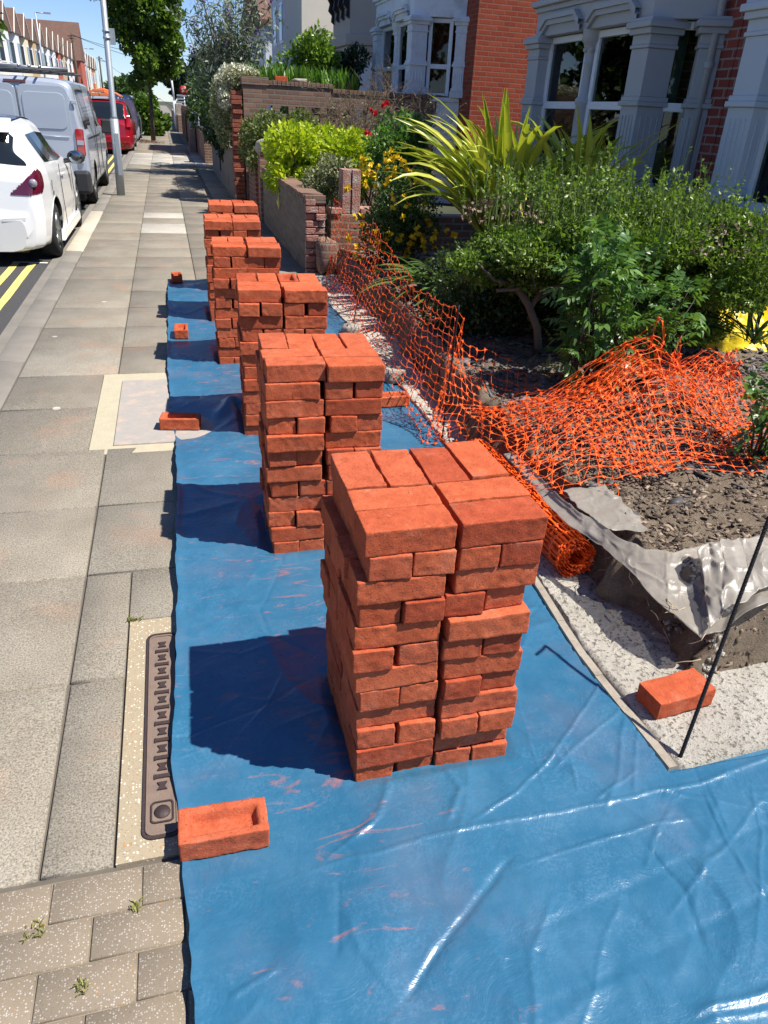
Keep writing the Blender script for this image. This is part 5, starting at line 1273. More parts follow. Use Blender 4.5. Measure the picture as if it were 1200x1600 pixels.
mb = MB(); mb.tube([(0, .04, -2.2), (0, .04, 0)], .03, 6); mb.build('post', M['upvc'], t)
t = thing('far_barrier', 'pale horizontal bar gate at the end of the pavement', 'gate', (1.8, 60, 0))
mb = MB()
for k in range(6): mb.box(-.75, .9, 0, .05, .9+.2*k, 1.02+.2*k)
mb.build('bars', M['galv'], t); mb = MB(); mb.box(-.05, .05, -.03, 0, 0, 2.0); mb.build('post', M['upvc'], t)

# ================================================================== VEHICLES
def car_body(name, lab, cat, loc, L_, Wd, top, belt, wmax, roofw, mats, wheels, wr, res=(120, 46), sill=.20, glass=(), rearcap=False, rz=0, arch=.06, bulge=.06, lights=()):
    """top/belt: lists (y,z) along the length from the rear; y grows forward. Returns root. glass: list of region functions(y,z,x,part)->bool"""
    t = thing(name, lab, cat, loc, rz)
    ny, nt_ = res
    ty, tz = zip(*top); by, bz = zip(*belt); wy, ww = zip(*wmax); ry, rw = zip(*roofw)
    ys = np.unique(np.concatenate([np.linspace(0, .34, ny//2), L_*(1-np.cos(np.linspace(0, PI, ny)))/2, np.linspace(0, L_, ny)])); ny = len(ys)
    ts = np.linspace(0, 1, nt_)
    P = np.zeros((ny, nt_, 3)); REG = np.zeros((ny, nt_))
    for i, y in enumerate(ys):
        zt = np.interp(y, ty, tz); zb = min(np.interp(y, by, bz), zt-.04); w_ = np.interp(y, wy, ww); rw_ = min(np.interp(y, ry, rw), w_-.01)
        # corner points of half section
        zr = zt-.05-.03*(zt-zb > .15); cr = .05
        k = smooth((zt-zb)/.30)
        rwk = rw_*k+(w_-.10)*(1-k)
        pts = [(0, zt+.0), (rwk*.55, zt-.008), (rwk*.86, zt-.025), (rwk, zt-.06*k-.015), (rwk+(w_-rwk)*.12, zt-.06*k-.02-.05*k), (w_-.045, zb+.015), (w_-.015, zb-.03*1), (w_, zb-.16), (w_, sill+.30), (w_-.02, sill+.12), (w_-.05, sill), (w_-.18, sill-.03)]
        pts = [(max(a, 0), max(b_, sill-.03) if j > 5 else b_) for j, (a, b_) in enumerate(pts)]
        for j in range(1, len(pts)):
            if pts[j][1] > pts[j-1][1]: pts[j] = (pts[j][0], pts[j-1][1]-.001)
        kt = np.array([0, .12, .2, .25, .28, .50, .53, .62, .84, .91, .96, 1.0])
        px = np.interp(ts, kt, [p[0] for p in pts]); pz = np.interp(ts, kt, [p[1] for p in pts])
        for _ in range(2):
            px[1:-1] = .25*px[:-2]+.5*px[1:-1]+.25*px[2:]; pz[1:-1] = .25*pz[:-2]+.5*pz[1:-1]+.25*pz[2:]
        P[i, :, 0] = px; P[i, :, 1] = y; P[i, :, 2] = pz
    cx = P[..., 0]; F = grid_faces(nt_, ny); FC = P.reshape(-1, 3)[F].mean(1); tm = np.repeat((ts[:-1]+ts[1:])[None, :]/2, ny-1, 0).reshape(-1)
    isarch = np.zeros(len(F), bool)
    Pm = P.reshape(-1, 3).copy()
    for wyc in wheels:
        r0 = wr+arch; dy = Pm[:, 1]-wyc; dz = Pm[:, 2]-wr; d = np.hypot(dy, dz); m_ = (Pm[:, 0] > .35) & (np.repeat(ts[None, :], ny, 0).reshape(-1) > .55)
        near_ = m_ & (np.abs(d-r0) < .028) & (Pm[:, 2] > wr*.2)
        Pm[near_, 1] = wyc+dy[near_]/d[near_]*r0; Pm[near_, 2] = wr+dz[near_]/d[near_]*r0
        dc = np.hypot(FC[:, 1]-wyc, FC[:, 2]-wr); isarch |= (dc < r0-.004) & (tm > .55) & (FC[:, 0] > .35)
    isglass = np.zeros(len(F), int)
    for gi, fn in enumerate(glass):
        isglass[np.array([fn(FC[q, 1], FC[q, 2], FC[q, 0], tm[q]) for q in range(len(F))], bool) & ~isarch] = gi+1
    def half(sel, off=0.0):
        V = Pm.copy()
        if off:
            du = np.gradient(P, axis=0); dv = np.gradient(P, axis=1); n_ = unit(np.cross(dv, du)).reshape(-1, 3)*-1
            V = V+n_*off*np.sign((n_*np.stack([Pm[:, 0], np.zeros(len(Pm)), Pm[:, 2]-.7], 1)).sum(1, keepdims=True)+1e-9)
        Vm = V.copy(); Vm[:, 0] *= -1
        f1 = F[sel]; f2 = F[sel][:, ::-1]+len(V)
        return np.concatenate([V, Vm]), np.concatenate([f1, f2])
    V, Fb = half(~isarch)
    me = np_mesh('body', V, Fb, smooth=True); o = link('body', me, t, mats['paint'])
    if rearcap:
        mb = MB(); pts = [tuple(p) for p in P[0]]+[(-p[0], p[1], p[2]) for p in P[0][::-1]]; mb.add(pts, [tuple(range(len(pts)))]); mb.build('rear_panel', mats['paint'], t)
    for gi in range(len(glass)):
        if (isglass == gi+1).any():
            V, Fg = half(isglass == gi+1, .005); mbm = np_mesh('window', V, Fg, smooth=True)
            o = link('window', mbm, t, mats['glass'])
    for fn in lights:
        sel = np.array([fn(FC[q, 1], FC[q, 2], FC[q, 0], tm[q]) for q in range(len(F))], bool)
        V, Fg = half(sel, .007); nf = len(Fg)//2
        for h_ in (0, 1): link('tail_light', np_mesh('tail_light', V, Fg[h_*nf:(h_+1)*nf], smooth=True), t, M['lens_dark'])
    # dark underside and arches
    mb = MB(); mb.box(-wmax[1][1]+.16, wmax[1][1]-.16, .25, L_-.25, .12, belt[1][1]-.25); mb.build('underbody', M['car_dark'], t)
    wx = max(w_ for _, w_ in wmax)
    for wyc in wheels:
        for sg in (-1, 1):
            c0 = (sg*(wx-.135), wyc, wr); mb = MB(); tw = .10
            mb.lathe([(wr-.10, -tw), (wr-.02, -tw), (wr, -tw+.03), (wr, tw-.03), (wr-.02, tw), (wr-.10, tw)], c0, 30, axis='x'); o = mb.build('wheel', M['tyre'], t)
            rm = MB(); s_ = sg*tw
            rm.lathe([(wr-.095, s_*.95), (wr-.115, s_*.9), (wr-.125, s_*.5), (.0, s_*.45)], c0, 24, axis='x')
            for k in range(5):
                a = 2*PI*k/5; rm.tube([(c0[0]+s_*.75, c0[1], c0[2]), (c0[0]+s_*.86, c0[1]+math.cos(a)*(wr-.11), c0[2]+math.sin(a)*(wr-.11))], [.03, .022], 6)
            rm.lathe([(0, s_*.85), (.05, s_*.82), (.055, s_*.6)], c0, 12, axis='x')
            rm.build('rim', M['alloy'], o)
    return t
def patch(name, parent, mat, pts, depth=.02, bevel=.006):
    """closed outline (3D, roughly planar) thickened towards +Y (away from rear)"""
    mb = MB(); n = len(pts); vs = [tuple(p) for p in pts]+[(p[0], p[1]+depth, p[2]) for p in pts]
    mb.add(vs, [tuple(range(n)), tuple(range(n, 2*n))[::-1]]+[(i, n+i, n+(i+1) % n, (i+1) % n) for i in range(n)]); return mb.build(name, mat, parent, bevel)
# --- white hatchback
def hatch():
    y0 = 9.22
    top = [(0, .52), (.03, .62), (.07, .90), (.12, 1.00), (.18, 1.06), (.42, 1.37), (.50, 1.425), (.70, 1.47), (1.4, 1.49), (1.9, 1.46), (2.4, 1.28), (2.85, 1.02), (3.1, .96), (3.6, .86), (3.85, .70), (3.93, .55)]
    belt = [(0, .50), (.1, .98), (.2, 1.0), (1.0, .96), (2.0, .92), (2.9, .90), (3.93, .5)]
    wm = [(0, .60), (.04, .70), (.15, .79), (.5, .845), (1.0, .865), (2.6, .865), (3.4, .83), (3.75, .72), (3.93, .52)]
    rf = [(0, .50), (.3, .52), (.45, .54), (.7, .56), (2.0, .58), (2.9, .62), (3.93, .5)]
    gl = [lambda y, z, x, t_: t_ < .262 and .17 < y < .43,
          lambda y, z, x, t_: .30 < t_ < .475 and .72 < y < 2.45 and z > .99+.0*y and (y-.72) > (1.40-z)*-.2 and z < 1.41-(max(0, y-1.75))*.42 and (y > .75+.55*max(0, z-1.25)),
          lambda y, z, x, t_: t_ < .22 and 1.98 < y < 2.78 and x < .6]
    poly = [(.36, .695), (.50, .79), (.66, .89), (.80, .965), (.92, .985), (1.0, .94), (1.03, .86), (1.0, .78), (.90, .725), (.70, .70), (.50, .685)]
    poly = [(.50+(a-.36)*.80, .735+(b_-.685)*.88) for a, b_ in poly]
    def hl(y, z, x, t_):
        if y > .34: return False
        s_ = x+.9*y-.02; c_ = False
        for i in range(len(poly)):
            (ax, ay), (bx, by_) = poly[i], poly[i-1]
            if (ay > z) != (by_ > z) and s_ < (bx-ax)*(z-ay)/(by_-ay)+ax: c_ = not c_
        return c_
    t = car_body('parked_car', 'white three door hatchback parked facing away in front of the grey van', 'car', (-2.14, y0, -.10), 3.93, 1.73, top, belt, wm, rf, dict(paint=M['car_white'], glass=M['carglass']), (.72, 3.22), .305, glass=gl, res=(200, 96), lights=[hl], rearcap=True)
    # black roof panel
    mb = MB(); ys = np.linspace(.60, 1.95, 12); zz = np.interp(ys, [a for a, _ in top], [b for _, b in top])
    V = []; F = []
    for i, (a, b_) in enumerate(zip(ys, zz)):
        for j, x in enumerate(np.linspace(-.52, .52, 13)): V.append((x, a, b_+.006-.03*abs(x/.52)**2.4))
    F = grid_faces(13, 12); me = np_mesh('roof_panel', V, F, smooth=True); o = link('roof_panel', me, t, M['car_black'])
    # spoiler lip over the rear window
    mb = MB(); mb.extr([(.30, 1.335), (.36, 1.375), (.56, 1.47), (.60, 1.45), (.44, 1.36)], 0, -.54, .54); mb.build('spoiler', M['car_white'], t, .012)
    # tail lights: swept teardrops wrapping the corners
    for sg in (-1, 1):
        o = t
        mb = MB(); mb.lathe([(.0, -.004), (.036, -.002), (.042, .02)], (sg*.73, .06, .865), 16, axis='y'); mb.build('lamp_bowl', M['lens_clear'], o)
        patch('bumper_insert', t, M['car_white'], [(sg*.36, -.006, .475), (sg*.60, .004, .48), (sg*.62, .006, .53), (sg*.38, -.006, .52)], .03, .008)
    mb = MB(); mb.extr([(-.01, .32), (.0, .325), (.02, .325), (.02, .315)], 0, -.60, .60)
    # mirrors
    for sg in (-1, 1):
        mb = MB(); V = []; n = 12
        for i in range(7):
            th = PI*i/6
            for j in range(n):
                a = 2*PI*j/n; V.append((sg*.985+.115*math.sin(th)*math.cos(a), 2.22-.08*math.cos(th), 1.0+.085*math.sin(th)*math.sin(a)))
        mb.add(V, [(i*n+j, (i+1)*n+j, (i+1)*n+(j+1) % n, i*n+(j+1) % n) for i in range(6) for j in range(n)], 0, True); mb.tube([(sg*.83, 2.24, .95), (sg*.95, 2.22, .97)], .03, 6)
        o = mb.build('wing_mirror', M['car_dark'], t); mb = MB(); mb.lathe([(0, -.002), (.075, -.002), (.078, .0)], (sg*.985, 2.152, 1.0), 16, axis='y'); o2 = mb.build('mirror_glass', NT('mirror').set(.08, .5, 1, (.25, .30, .36)).m if sg < 0 else bpy.data.materials['mirror'], o)
    # door lines and handle
    mb = MB(); mb.tube([(.868, 1.28, .98), (.872, 1.26, .80), (.872, 1.30, .45), (.865, 1.36, .28)], .004, 4); mb.tube([(.868, 2.52, .94), (.872, 2.52, .45), (.86, 2.45, .28)], .004, 4); mb.tube([(.86, .56, .86), (.862, .50, .80), (.86, .56, .70), (.86, .62, .74)], .004, 4)
    mb.build('panel_gap', M['car_dark'], t)
    mb = MB(); mb.tube([(.875, 1.40, .86), (.892, 1.46, .865), (.892, 1.56, .865), (.875, 1.60, .86)], .011, 6); mb.build('door_handle', M['car_white'], t)
    mb = MB(); mb.extr([(.9, .15), (2.9, .15), (2.85, .27), (.98, .27)], 0, .80, .875); mb.build('side_skirt', M['car_white'], t, .02)
    mb = MB(); mb.tube([(.885, .76, .42)], .01) if False else None
hatch()
# --- silver grey van
def van():
    y0 = 14.35
    top = [(0, 1.80), (.03, 1.90), (.12, 1.95), (1.0, 1.965), (3.3, 1.955), (3.7, 1.88), (4.35, 1.40), (4.7, 1.22), (5.1, 1.0), (5.25, .75), (5.3, .6)]
    belt = [(0, 1.18), (3.8, 1.15), (4.5, 1.12), (5.3, .5)]
    wm = [(0, .90), (.05, .94), (.2, .955), (4.6, .955), (5.0, .90), (5.3, .70)]
    rf = [(0, .76), (.1, .80), (3.5, .80), (4.4, .76), (5.3, .6)]
    gl = [lambda y, z, x, t_: .29 < t_ < .485 and .42 < y < 1.75 and 1.24 < z < 1.82,
          lambda y, z, x, t_: .29 < t_ < .485 and 2.9 < y < 3.95 and 1.2 < z < 1.80 and z < 1.8-(max(0, y-3.5))*.7,
          lambda y, z, x, t_: t_ < .22 and 3.78 < y < 4.45]
    t = car_body('parked_van', 'silver grey panel van with roof rack parked between the white and red cars', 'van', (-2.20, y0, -.10), 5.3, 1.92, top, belt, wm, rf, dict(paint=M['car_silver'], glass=M['carglass']), (1.02, 4.3), .335, glass=gl, res=(120, 60), rearcap=True, sill=.28)
    # rear doors: raised panels, centre gap
    for sg in (-1, 1):
        def rp(x0, x1, z0, z1, r_, y=-.004): # rounded outline on the rear face
            p = []; 
            for cx, cz, a0 in ((x1-r_, z1-r_, 0), (x0+r_, z1-r_, 90), (x0+r_, z0+r_, 180), (x1-r_, z0+r_, 270)):
                p += [(cx+r_*math.cos(math.radians(a0+30*i)), y, cz+r_*math.sin(math.radians(a0+30*i))) for i in range(4)]
            return p
        a, b_ = (.045, .72) if sg > 0 else (-.72, -.045)
        o = patch('rear_door', t, M['car_silver'], rp(a-.03, b_+.03, .50, 1.84, .10, -.012), .014, .006)
        patch('window_blank', o, M['car_silver'], rp(a+.02 if sg > 0 else a+.01, b_-.02 if sg > 0 else b_-.02, 1.22, 1.74, .09, -.024), .014, .008)
        mb = MB(); mb.tube([(a+.02, -.022, 1.13), (b_-.02, -.022, 1.11)], .007, 4); mb.build('pressed_line', M['car_silver'], o)
        for z in (.75, 1.62) if True else ():
            mb = MB(); mb.box(sg*.83-.04, sg*.83+.04, -.03, .01, z-.03, z+.03); mb.build('hinge', M['car_silver'], o, .01)
        pts = rp(sg*.855-.065, sg*.855+.065, .84, 1.24, .03, -.035); o = patch('tail_light', t, M['lens_red'], pts, .06, .012)
        patch('reverse_lamp', o, M['lens_clear'], rp(sg*.855-.055, sg*.855+.055, 1.00, 1.07, .01, -.045), .012, .004)
        mb = MB(); mb.box(sg*.80-.12, sg*.80+.14, -.10, .25, .26, .62); mb.build('bumper_corner', M['car_dark'], t, .05)
    mb = MB(); mb.box(-.70, .70, -.13, .10, .26, .50); mb.build('bumper', M['car_dark'], t, .04)
    mb = MB(); mb.tube([(0, -.006, .52), (0, -.006, 1.86)], .006, 4); mb.build('door_gap', M['car_dark'], t)
    mb = MB(); mb.box(-.16, .16, -.012, .02, 1.855, 1.895); mb.build('brake_light', M['lens_dark'], t, .006)
    for y in (.25, 1.4, 2.6): mb = MB(); mb.tube([(-.78, y, 1.92), (-.78, y, 2.05), (.78, y, 2.05), (.78, y, 1.92)], .018, 6); mb.build('roof_bar', M['car_dark'], t)
    for x in (-.45, -.30, .1, .25, .40): mb = MB(); mb.tube([(x, -.05, 2.085), (x, 3.0, 2.085)], .020, 8); mb.build('rack_rail', M['alloy'], t)
    mb = MB(); mb.tube([(-.8, .1, 2.07), (.8, .1, 2.07)], .03, 8); mb.build('rack_roller', M['alloy'], t)
    for sg in (-1, 1): mb = MB(); mb.box(sg*1.05-.10, sg*1.05+.10, 3.70, 3.80, 1.05, 1.32); mb.build('wing_mirror', M['car_dark'], t, .03)
    mb = MB(); mb.tube([(.958, 1.95, 1.86), (.962, 1.95, 1.1), (.962, 1.95, .40)], .005, 4); mb.tube([(.958, 2.95, 1.1), (.962, 2.95, .40)], .005, 4); mb.tube([(.96, .4, 1.10), (.964, 2.9, 1.08)], .008, 4); mb.build('panel_gap', M['car_dark'], t)
van()
def mpv():
    top = [(0, .60), (.03, .95), (.10, 1.05), (.28, 1.45), (.42, 1.60), (.7, 1.66), (2.6, 1.64), (3.0, 1.45), (3.5, 1.05), (4.3, .9), (4.5, .6)]
    belt = [(0, .58), (.1, 1.02), (4.0, .98), (4.5, .55)]; wm = [(0, .70), (.1, .84), (.3, .90), (4.0, .89), (4.5, .62)]; rf = [(0, .66), (.4, .70), (2.6, .70), (4.5, .6)]
    gl = [lambda y, z, x, t_: t_ < .235 and .11 < y < .40 and x < .70 and z > 1.07, lambda y, z, x, t_: .29 < t_ < .485 and .40 < y < 3.1 and 1.10 < z < 1.56 and z < 1.56-(max(0, y-2.6))*.8]
    t = car_body('parked_car', 'red estate car with orange load strapped on its roof beyond the grey van', 'car', (-1.93, 29.4, -.10), 4.5, 1.8, top, belt, wm, rf, dict(paint=M['car_red'], glass=M['carglass']), (.85, 3.5), .32, glass=gl, res=(80, 48), rearcap=True)
    for sg in (-1, 1):
        o = patch('tail_light', t, M['lens_red'], [(sg*.70, -.0, .86), (sg*.86, .03, .86), (sg*.84, .10, 1.20), (sg*.74, .06, 1.20)], .08, .01)
        mb = MB(); mb.tube([(sg*.62, .5, 1.70), (sg*.62, 3.0, 1.68)], .02, 6); mb.build('roof_rail', M['alloy'], t)
    patch('number_plate', t, M['lens_dark'], [(-.28, -.02, .66), (.28, -.02, .66), (.28, -.02, .82), (-.28, -.02, .82)], .03, .004)
    patch('bumper', t, M['car_red'], [(-.80, -.05, .34), (.80, -.05, .34), (.80, -.05, .58), (-.80, -.05, .58)], .2, .04)
mpv()
def load():
    mb = MB()
    for k, (x, z) in enumerate(((-.28, 0), (.12, 0), (-.08, .11))): mb.box(x-.19, x+.19, 0, 2.3, z+.004*k, z+.10)
    for y in (.3, 1.9): mb.tube([(-.6, y, .02), (-.5, y, .12), (0, y, .24), (.42, y, .12), (.6, y, .02)], .02, 6)
    o = mb.build('roof_load', M['orange_load'], None, .02); o.location = (-1.93, 29.8, 1.63); tag(o, 'orange boards strapped to the roof of the red estate car', 'boards')
load()
t = None
def farvan():
    top = [(0, 1.7), (.1, 1.86), (3.6, 1.86), (4.2, 1.2), (5, .9), (5.1, .6)]; belt = [(0, 1.1), (4.5, 1.0), (5.1, .5)]; wm = [(0, .9), (.1, .95), (4.6, .95), (5.1, .7)]; rf = [(0, .78), (3.5, .78), (5.1, .6)]
    car_body('parked_van', 'pale silver van roof showing beyond the red estate car by the tree', 'van', (-1.95, 36.5, -.10), 5.1, 1.9, top, belt, wm, rf, dict(paint=M['car_silver'], glass=M['carglass']), (1.0, 4.1), .33, res=(40, 30), glass=[lambda y, z, x, t_: .29 < t_ < .485 and .4 < y < 3.7 and 1.2 < z < 1.7], rearcap=True)
farvan()

# ================================================================== TREES AND PLANTS
G = np.random.default_rng(99)
def tree(name, lab, base, th, trunk_r, clumps, nleaf, ls, mat, aspect=.8, holes=.3, hs=1.0, group=None, droop=.3, stake=False, shell=.45):
    t = thing(name, lab, 'tree', base, 0, group); b = np.array(base)
    mb = MB(); mb.tube([(0, 0, 0), (.02, 0, th*.5), (.05, .02, th), (.05, 0, th*1.6)], [trunk_r*1.25, trunk_r, trunk_r*.85, trunk_r*.5], 10)
    for c_ in clumps[:10]: e = Vector(c_[:3])-Vector(base); mb.tube([(0.05, 0, th*.95), (e.x*.4, e.y*.4, th+(e.z-th)*.45), e], [trunk_r*.45, trunk_r*.3, trunk_r*.1], 6)
    mb.build('trunk', M['trunk'], t)
    P, d = blob_points(clumps, nleaf, shell, holes=holes, hs=hs); me = leaf_mesh('crown', P-b, ls, aspect, .1, d*.5, droop=droop); link('crown', me, t, mat); return t
# street tree whose crown hangs over the pavement
cl = []
for (cx, cz, rx, rz_) in ((-.55, 3.0, 1.0, 1.0), (-.3, 4.2, 1.5, 1.2), (-.9, 4.9, 1.3, 1.2), (.2, 4.9, 1.2, 1.3), (-.4, 5.9, 1.8, 1.3), (.35, 3.8, .8, 1.0), (-1.0, 6.9, 1.7, 1.2), (-2.0, 5.3, .8, .55), (-1.9, 6.2, .9, .8), (.6, 6.2, 1.1, 1.2), (-1.05, 4.0, .8, .9), (-.9, 3.2, .7, .7), (-.2, 3.3, 1.0, .8), (-.6, 2.4, .55, .5), (-.1, 7.6, 1.6, 1.0)):
    cl += sub_clumps((cx, 37.3, cz), (rx, 1.5, rz_), 4, .48, G)
tree('street_tree', 'bushy green street tree with slim trunk overhanging the far pavement', (-.48, 37.0, 0), 2.0, .085, cl, 34000, .15, L['street'], .85, .42, 1.3)
mb = MB(); mb.tube([(-.42, 36.85, 0), (-.42, 36.85, 1.75)], .045, 8); o = mb.build('tree_stake', M['pole_wood']); tag(o, 'wooden stake supporting the slim trunk of the street tree', 'stake')
plant('ivy_bush', 'large leafy green bush spilling over the pavement behind the street tree', 'bush', (-.6, 44, 0), (-.55, 44, 1.0), (.95, 1.0, 1.15), 9000, .16, L['ivy'], 16, .42, .85, .2, .2, 2)
# weeds round the tree foot
plant('weed_patch', 'dry brown weeds round the foot of the street tree', 'weeds', (-.4, 36.3, 0), (-.4, 36.2, .02), (.75, .7, .06), 900, .07, L['seed'], 8, .5, .2, .6, 0)
# dark distant trees
for i, (x, y, r_, h) in enumerate(((-6.5, 150, 2.6, 4.4), (-3.5, 155, 2.8, 3.6), (3, 95, 3.0, 5.0), (6, 90, 3.5, 6))):
    lab = ['dark round tree at the very end of the street, left of the street tree', 'second dark tree at the end of the street beside the street tree crown', 'dark leafy tree closing the view above the far bar gate', 'tall dark tree behind the distant grey gabled house'][i]
    tree('far_tree', lab, (x, y, 0), h*.35, .2, sub_clumps((x, y, h*.62), (r_, r_, h*.42), 9, .5, G), 2600, .5, L['mid' if i != 2 else 'dark'], .8, .1, .4)
# buddleia
def buddleia():
    b = np.array((1.7, 20.5, 0)); t = thing('buddleia', 'tall silvery green buddleia with arching stems and small purple flower spikes', 'shrub', tuple(b))
    mb = MB(); LP = []; LD = []; FP = []
    for k in range(84):
        a = G.random()*2*PI; lean = .25+.9*G.random(); h = 2.2+2.2*G.random(); n_ = 12; pts = []
        side = -1.0 if G.random() < .55 else .55
        dx, dy = math.cos(a)*lean*.75+side*.22, math.sin(a)*lean*.8
        for i in range(n_):
            u = i/(n_-1); pts.append(Vector((dx*u**1.3*1.25, dy*u**1.3, h*(u-.18*u**3*lean)+.3)))
        mb.tube(pts, [.022*(1-.85*i/(n_-1)) for i in range(n_)], 5)
        for i in range(2, n_):
            for q in range(13 if i < n_-1 else 18):
                u = pts[i].lerp(pts[i-1], G.random()); LP.append([u.x+G.normal()*.12, u.y+G.normal()*.12, u.z+G.normal()*.09]); d = unit(G.normal(size=3)+np.array([0, 0, -.35])); LD.append(d)
        if k % 5 == 0:
            e = pts[-1]; dr = (pts[-1]-pts[-2]).normalized()
            for i in range(60): v = G.random(); q = e+dr*(v*.22); FP.append([q.x+G.normal()*.022*(1.1-v), q.y+G.normal()*.022*(1.1-v), q.z+G.normal()*.022*(1.1-v)])
    mb.build('stem', M['trunk_dark'], t)
    link('foliage', leaf_mesh('foliage', np.array(LP), .13, .24, 0, np.array(LD)*.7), t, L['silver'])
    link('flower_spike', leaf_mesh('flower_spike', np.array(FP), .035, .9, .2), t, L['purple'])
buddleia()
plant('dark_shrub', 'dark mixed shrubs under the buddleia beyond the white flowering climber', 'shrub', (1.7, 23.5, 0), (1.55, 23, 1.7), (1.0, 1.6, 1.0), 9000, .10, L['mid'], 18, .42, .5, .2, .25, 2)
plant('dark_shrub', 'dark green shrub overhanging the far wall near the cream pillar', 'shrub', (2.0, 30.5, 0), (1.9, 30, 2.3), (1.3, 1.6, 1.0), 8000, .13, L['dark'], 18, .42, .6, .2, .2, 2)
# white flowering climber on the wall end
def climber():
    t = plant('variegated_climber', 'pale variegated climber tumbling over the wall end beside the red broken pier', 'climber', (1.25, 15.6, .8), None, None, 15000, .042, L['varieg'], clumps=[(1.32, 15.3, 2.02, .32, .45, .18), (1.15, 15.6, 1.85, .26, .5, .26), (1.10, 15.7, 1.5, .20, .6, .35), (1.12, 15.8, 1.15, .17, .6, .3), (1.55, 15.2, 2.02, .3, .35, .14), (1.08, 16.3, 1.5, .20, .5, .4)], stems=5, stem_r=.012, shell=.3, holes=.05)
climber()
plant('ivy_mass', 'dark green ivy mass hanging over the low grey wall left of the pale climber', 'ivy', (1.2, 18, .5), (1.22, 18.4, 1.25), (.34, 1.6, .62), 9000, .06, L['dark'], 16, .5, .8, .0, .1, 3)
plant('red_flag_plant', 'small clump of red leaves standing above the cream pillar', 'plant', (2.0, 27.2, 1.7), (2.0, 27.2, 2.15), (.20, .1, .30), 160, .11, L['redfl'], 5, .5, .4, .6, 0)
# evergreen bushes behind the boundary wall
plant('evergreen_bush', 'rounded glossy light green bush above the tall boundary wall', 'bush', (2.9, 17.2, 0), (2.85, 17, 2.15), (.72, .8, .85), 9500, .085, L['ever'], 20, .42, .5, .5, .25, 3)
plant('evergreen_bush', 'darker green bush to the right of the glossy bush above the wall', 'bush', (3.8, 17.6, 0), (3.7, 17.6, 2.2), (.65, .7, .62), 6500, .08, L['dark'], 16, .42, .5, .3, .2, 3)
def spikes(name, lab, cat, x0, x1, y0, y1, z, n, ln, w_, mat, lean=.3, seg=5, arch=.25):
    bx = G.uniform(x0, x1, n); by = G.uniform(y0, y1, n); V = []; F = []; T = []; k = 0
    c0 = np.array([(x0+x1)/2, (y0+y1)/2, z])
    for i in range(n):
        a = G.random()*2*PI; ld = np.array([math.cos(a), math.sin(a), 0])*lean*G.random(); L_ = ln*(.5+.6*G.random()); sd = np.array([math.cos(a+PI/2), math.sin(a+PI/2), 0])
        for s in range(seg):
            u = s/(seg-1); p = np.array([bx[i], by[i], z])-c0+ld*L_*(u+arch*3*u*u)+np.array([0, 0, L_*(u-arch*u*u)]); ww = w_*(1-u**2.2)*.5+.0008
            V += [p-sd*ww, p+sd*ww]
        F += [(k+2*s, k+2*s+1, k+2*s+3, k+2*s+2) for s in range(seg-1)]; T += [G.random()]*(seg-1); k += 2*seg
    o = link(name, np_mesh(name, V, F, T), None, mat); o.location = tuple(c0); return tag(o, lab, cat)
spikes('iris_clump', 'upright green iris leaves standing along the top of the boundary wall', 'iris clump', 1.65, 3.5, 14.95, 15.5, 1.80, 620, .62, .04, L['iris'])
# dead looking twiggy shrub
def twiggy():
    b = Vector((3.15, 12.6, .1)); t = thing('bare_shrub', 'brown twiggy half dead shrub in front of the white house', 'shrub', tuple(b)); mb = MB(); LP = []
    def grow(p, d, L_, r_, dep):
        q = p; pts = [q]
        for i in range(4):
            d = (d+Vector((G.normal(), G.normal(), G.normal()*.6+.05))*.18).normalized(); q = q+d*L_/4; pts.append(q)
        mb.tube(pts, [r_, r_*.85, r_*.7, r_*.6, r_*.5], 4, cap=False)
        if dep == 0: LP.extend([[p_.x, p_.y, p_.z] for p_ in pts[2:]]); return
        for k in range(3 if dep > 1 else 4):
            nd = (d+Vector((G.normal(), G.normal(), G.normal()*.8+.1))*.55).normalized(); grow(pts[-1-(k % 3)], nd, L_*.68, r_*.58, dep-1)
    for k in range(15):
        a = G.random()*2*PI; grow(Vector((G.normal()*.15, G.normal()*.15, 0)), Vector((math.cos(a)*.62, math.sin(a)*.55, 1)).normalized(), .98, .022, 4)
    mb.build('twigs', M['twig'], t)
    P = np.array(LP); P = P[G.random(len(P)) < .16]; link('foliage', leaf_mesh('foliage', P+G.normal(size=P.shape)*.02, .035, .5, .1), t, L['smallhedge'])
twiggy()
# neighbour's shrubs
def boxy(cx, cy, cz, rx, ry, rz, n, k=.34):
    return [(cx+G.uniform(-1, 1)*rx*(1-k), cy+G.uniform(-1, 1)*ry*(1-k), cz+G.uniform(-1, 1)*rz*(1-k), rx*k*1.1, ry*k*1.1, rz*k*1.2) for _ in range(n)]
plant('lime_shrub', 'bright yellow green laurel like shrub behind the low wall', 'shrub', (2.05, 11.2, .2), None, None, 20000, .072, L['lime'], clumps=[(1.55+.30*i+G.normal()*.03, 10.62+.38*j+G.normal()*.04, .80+.34*k+G.normal()*.03, .24, .28, .25) for i in range(4) for j in range(3) for k in range(2)], aspect=.5, up=.0, stems=6, shell=.5)
plant('clipped_hedge', 'clipped small leaved grey green hedge behind the lime shrub', 'hedge', (1.85, 13.1, .1), None, None, 26000, .042, L['smallhedge'], clumps=boxy(1.84, 13.1, 1.0, .70, .5, .56, 46, .3), aspect=.6, stems=4, shell=.6)
plant('variegated_bush', 'small rounded cream and green variegated bush by the wall corner', 'bush', (1.80, 9.4, .1), (1.82, 9.35, .83), (.33, .36, .34), 6500, .032, L['varieg'], 16, .42, .6, .3, .15, 6, stem_r=.01)
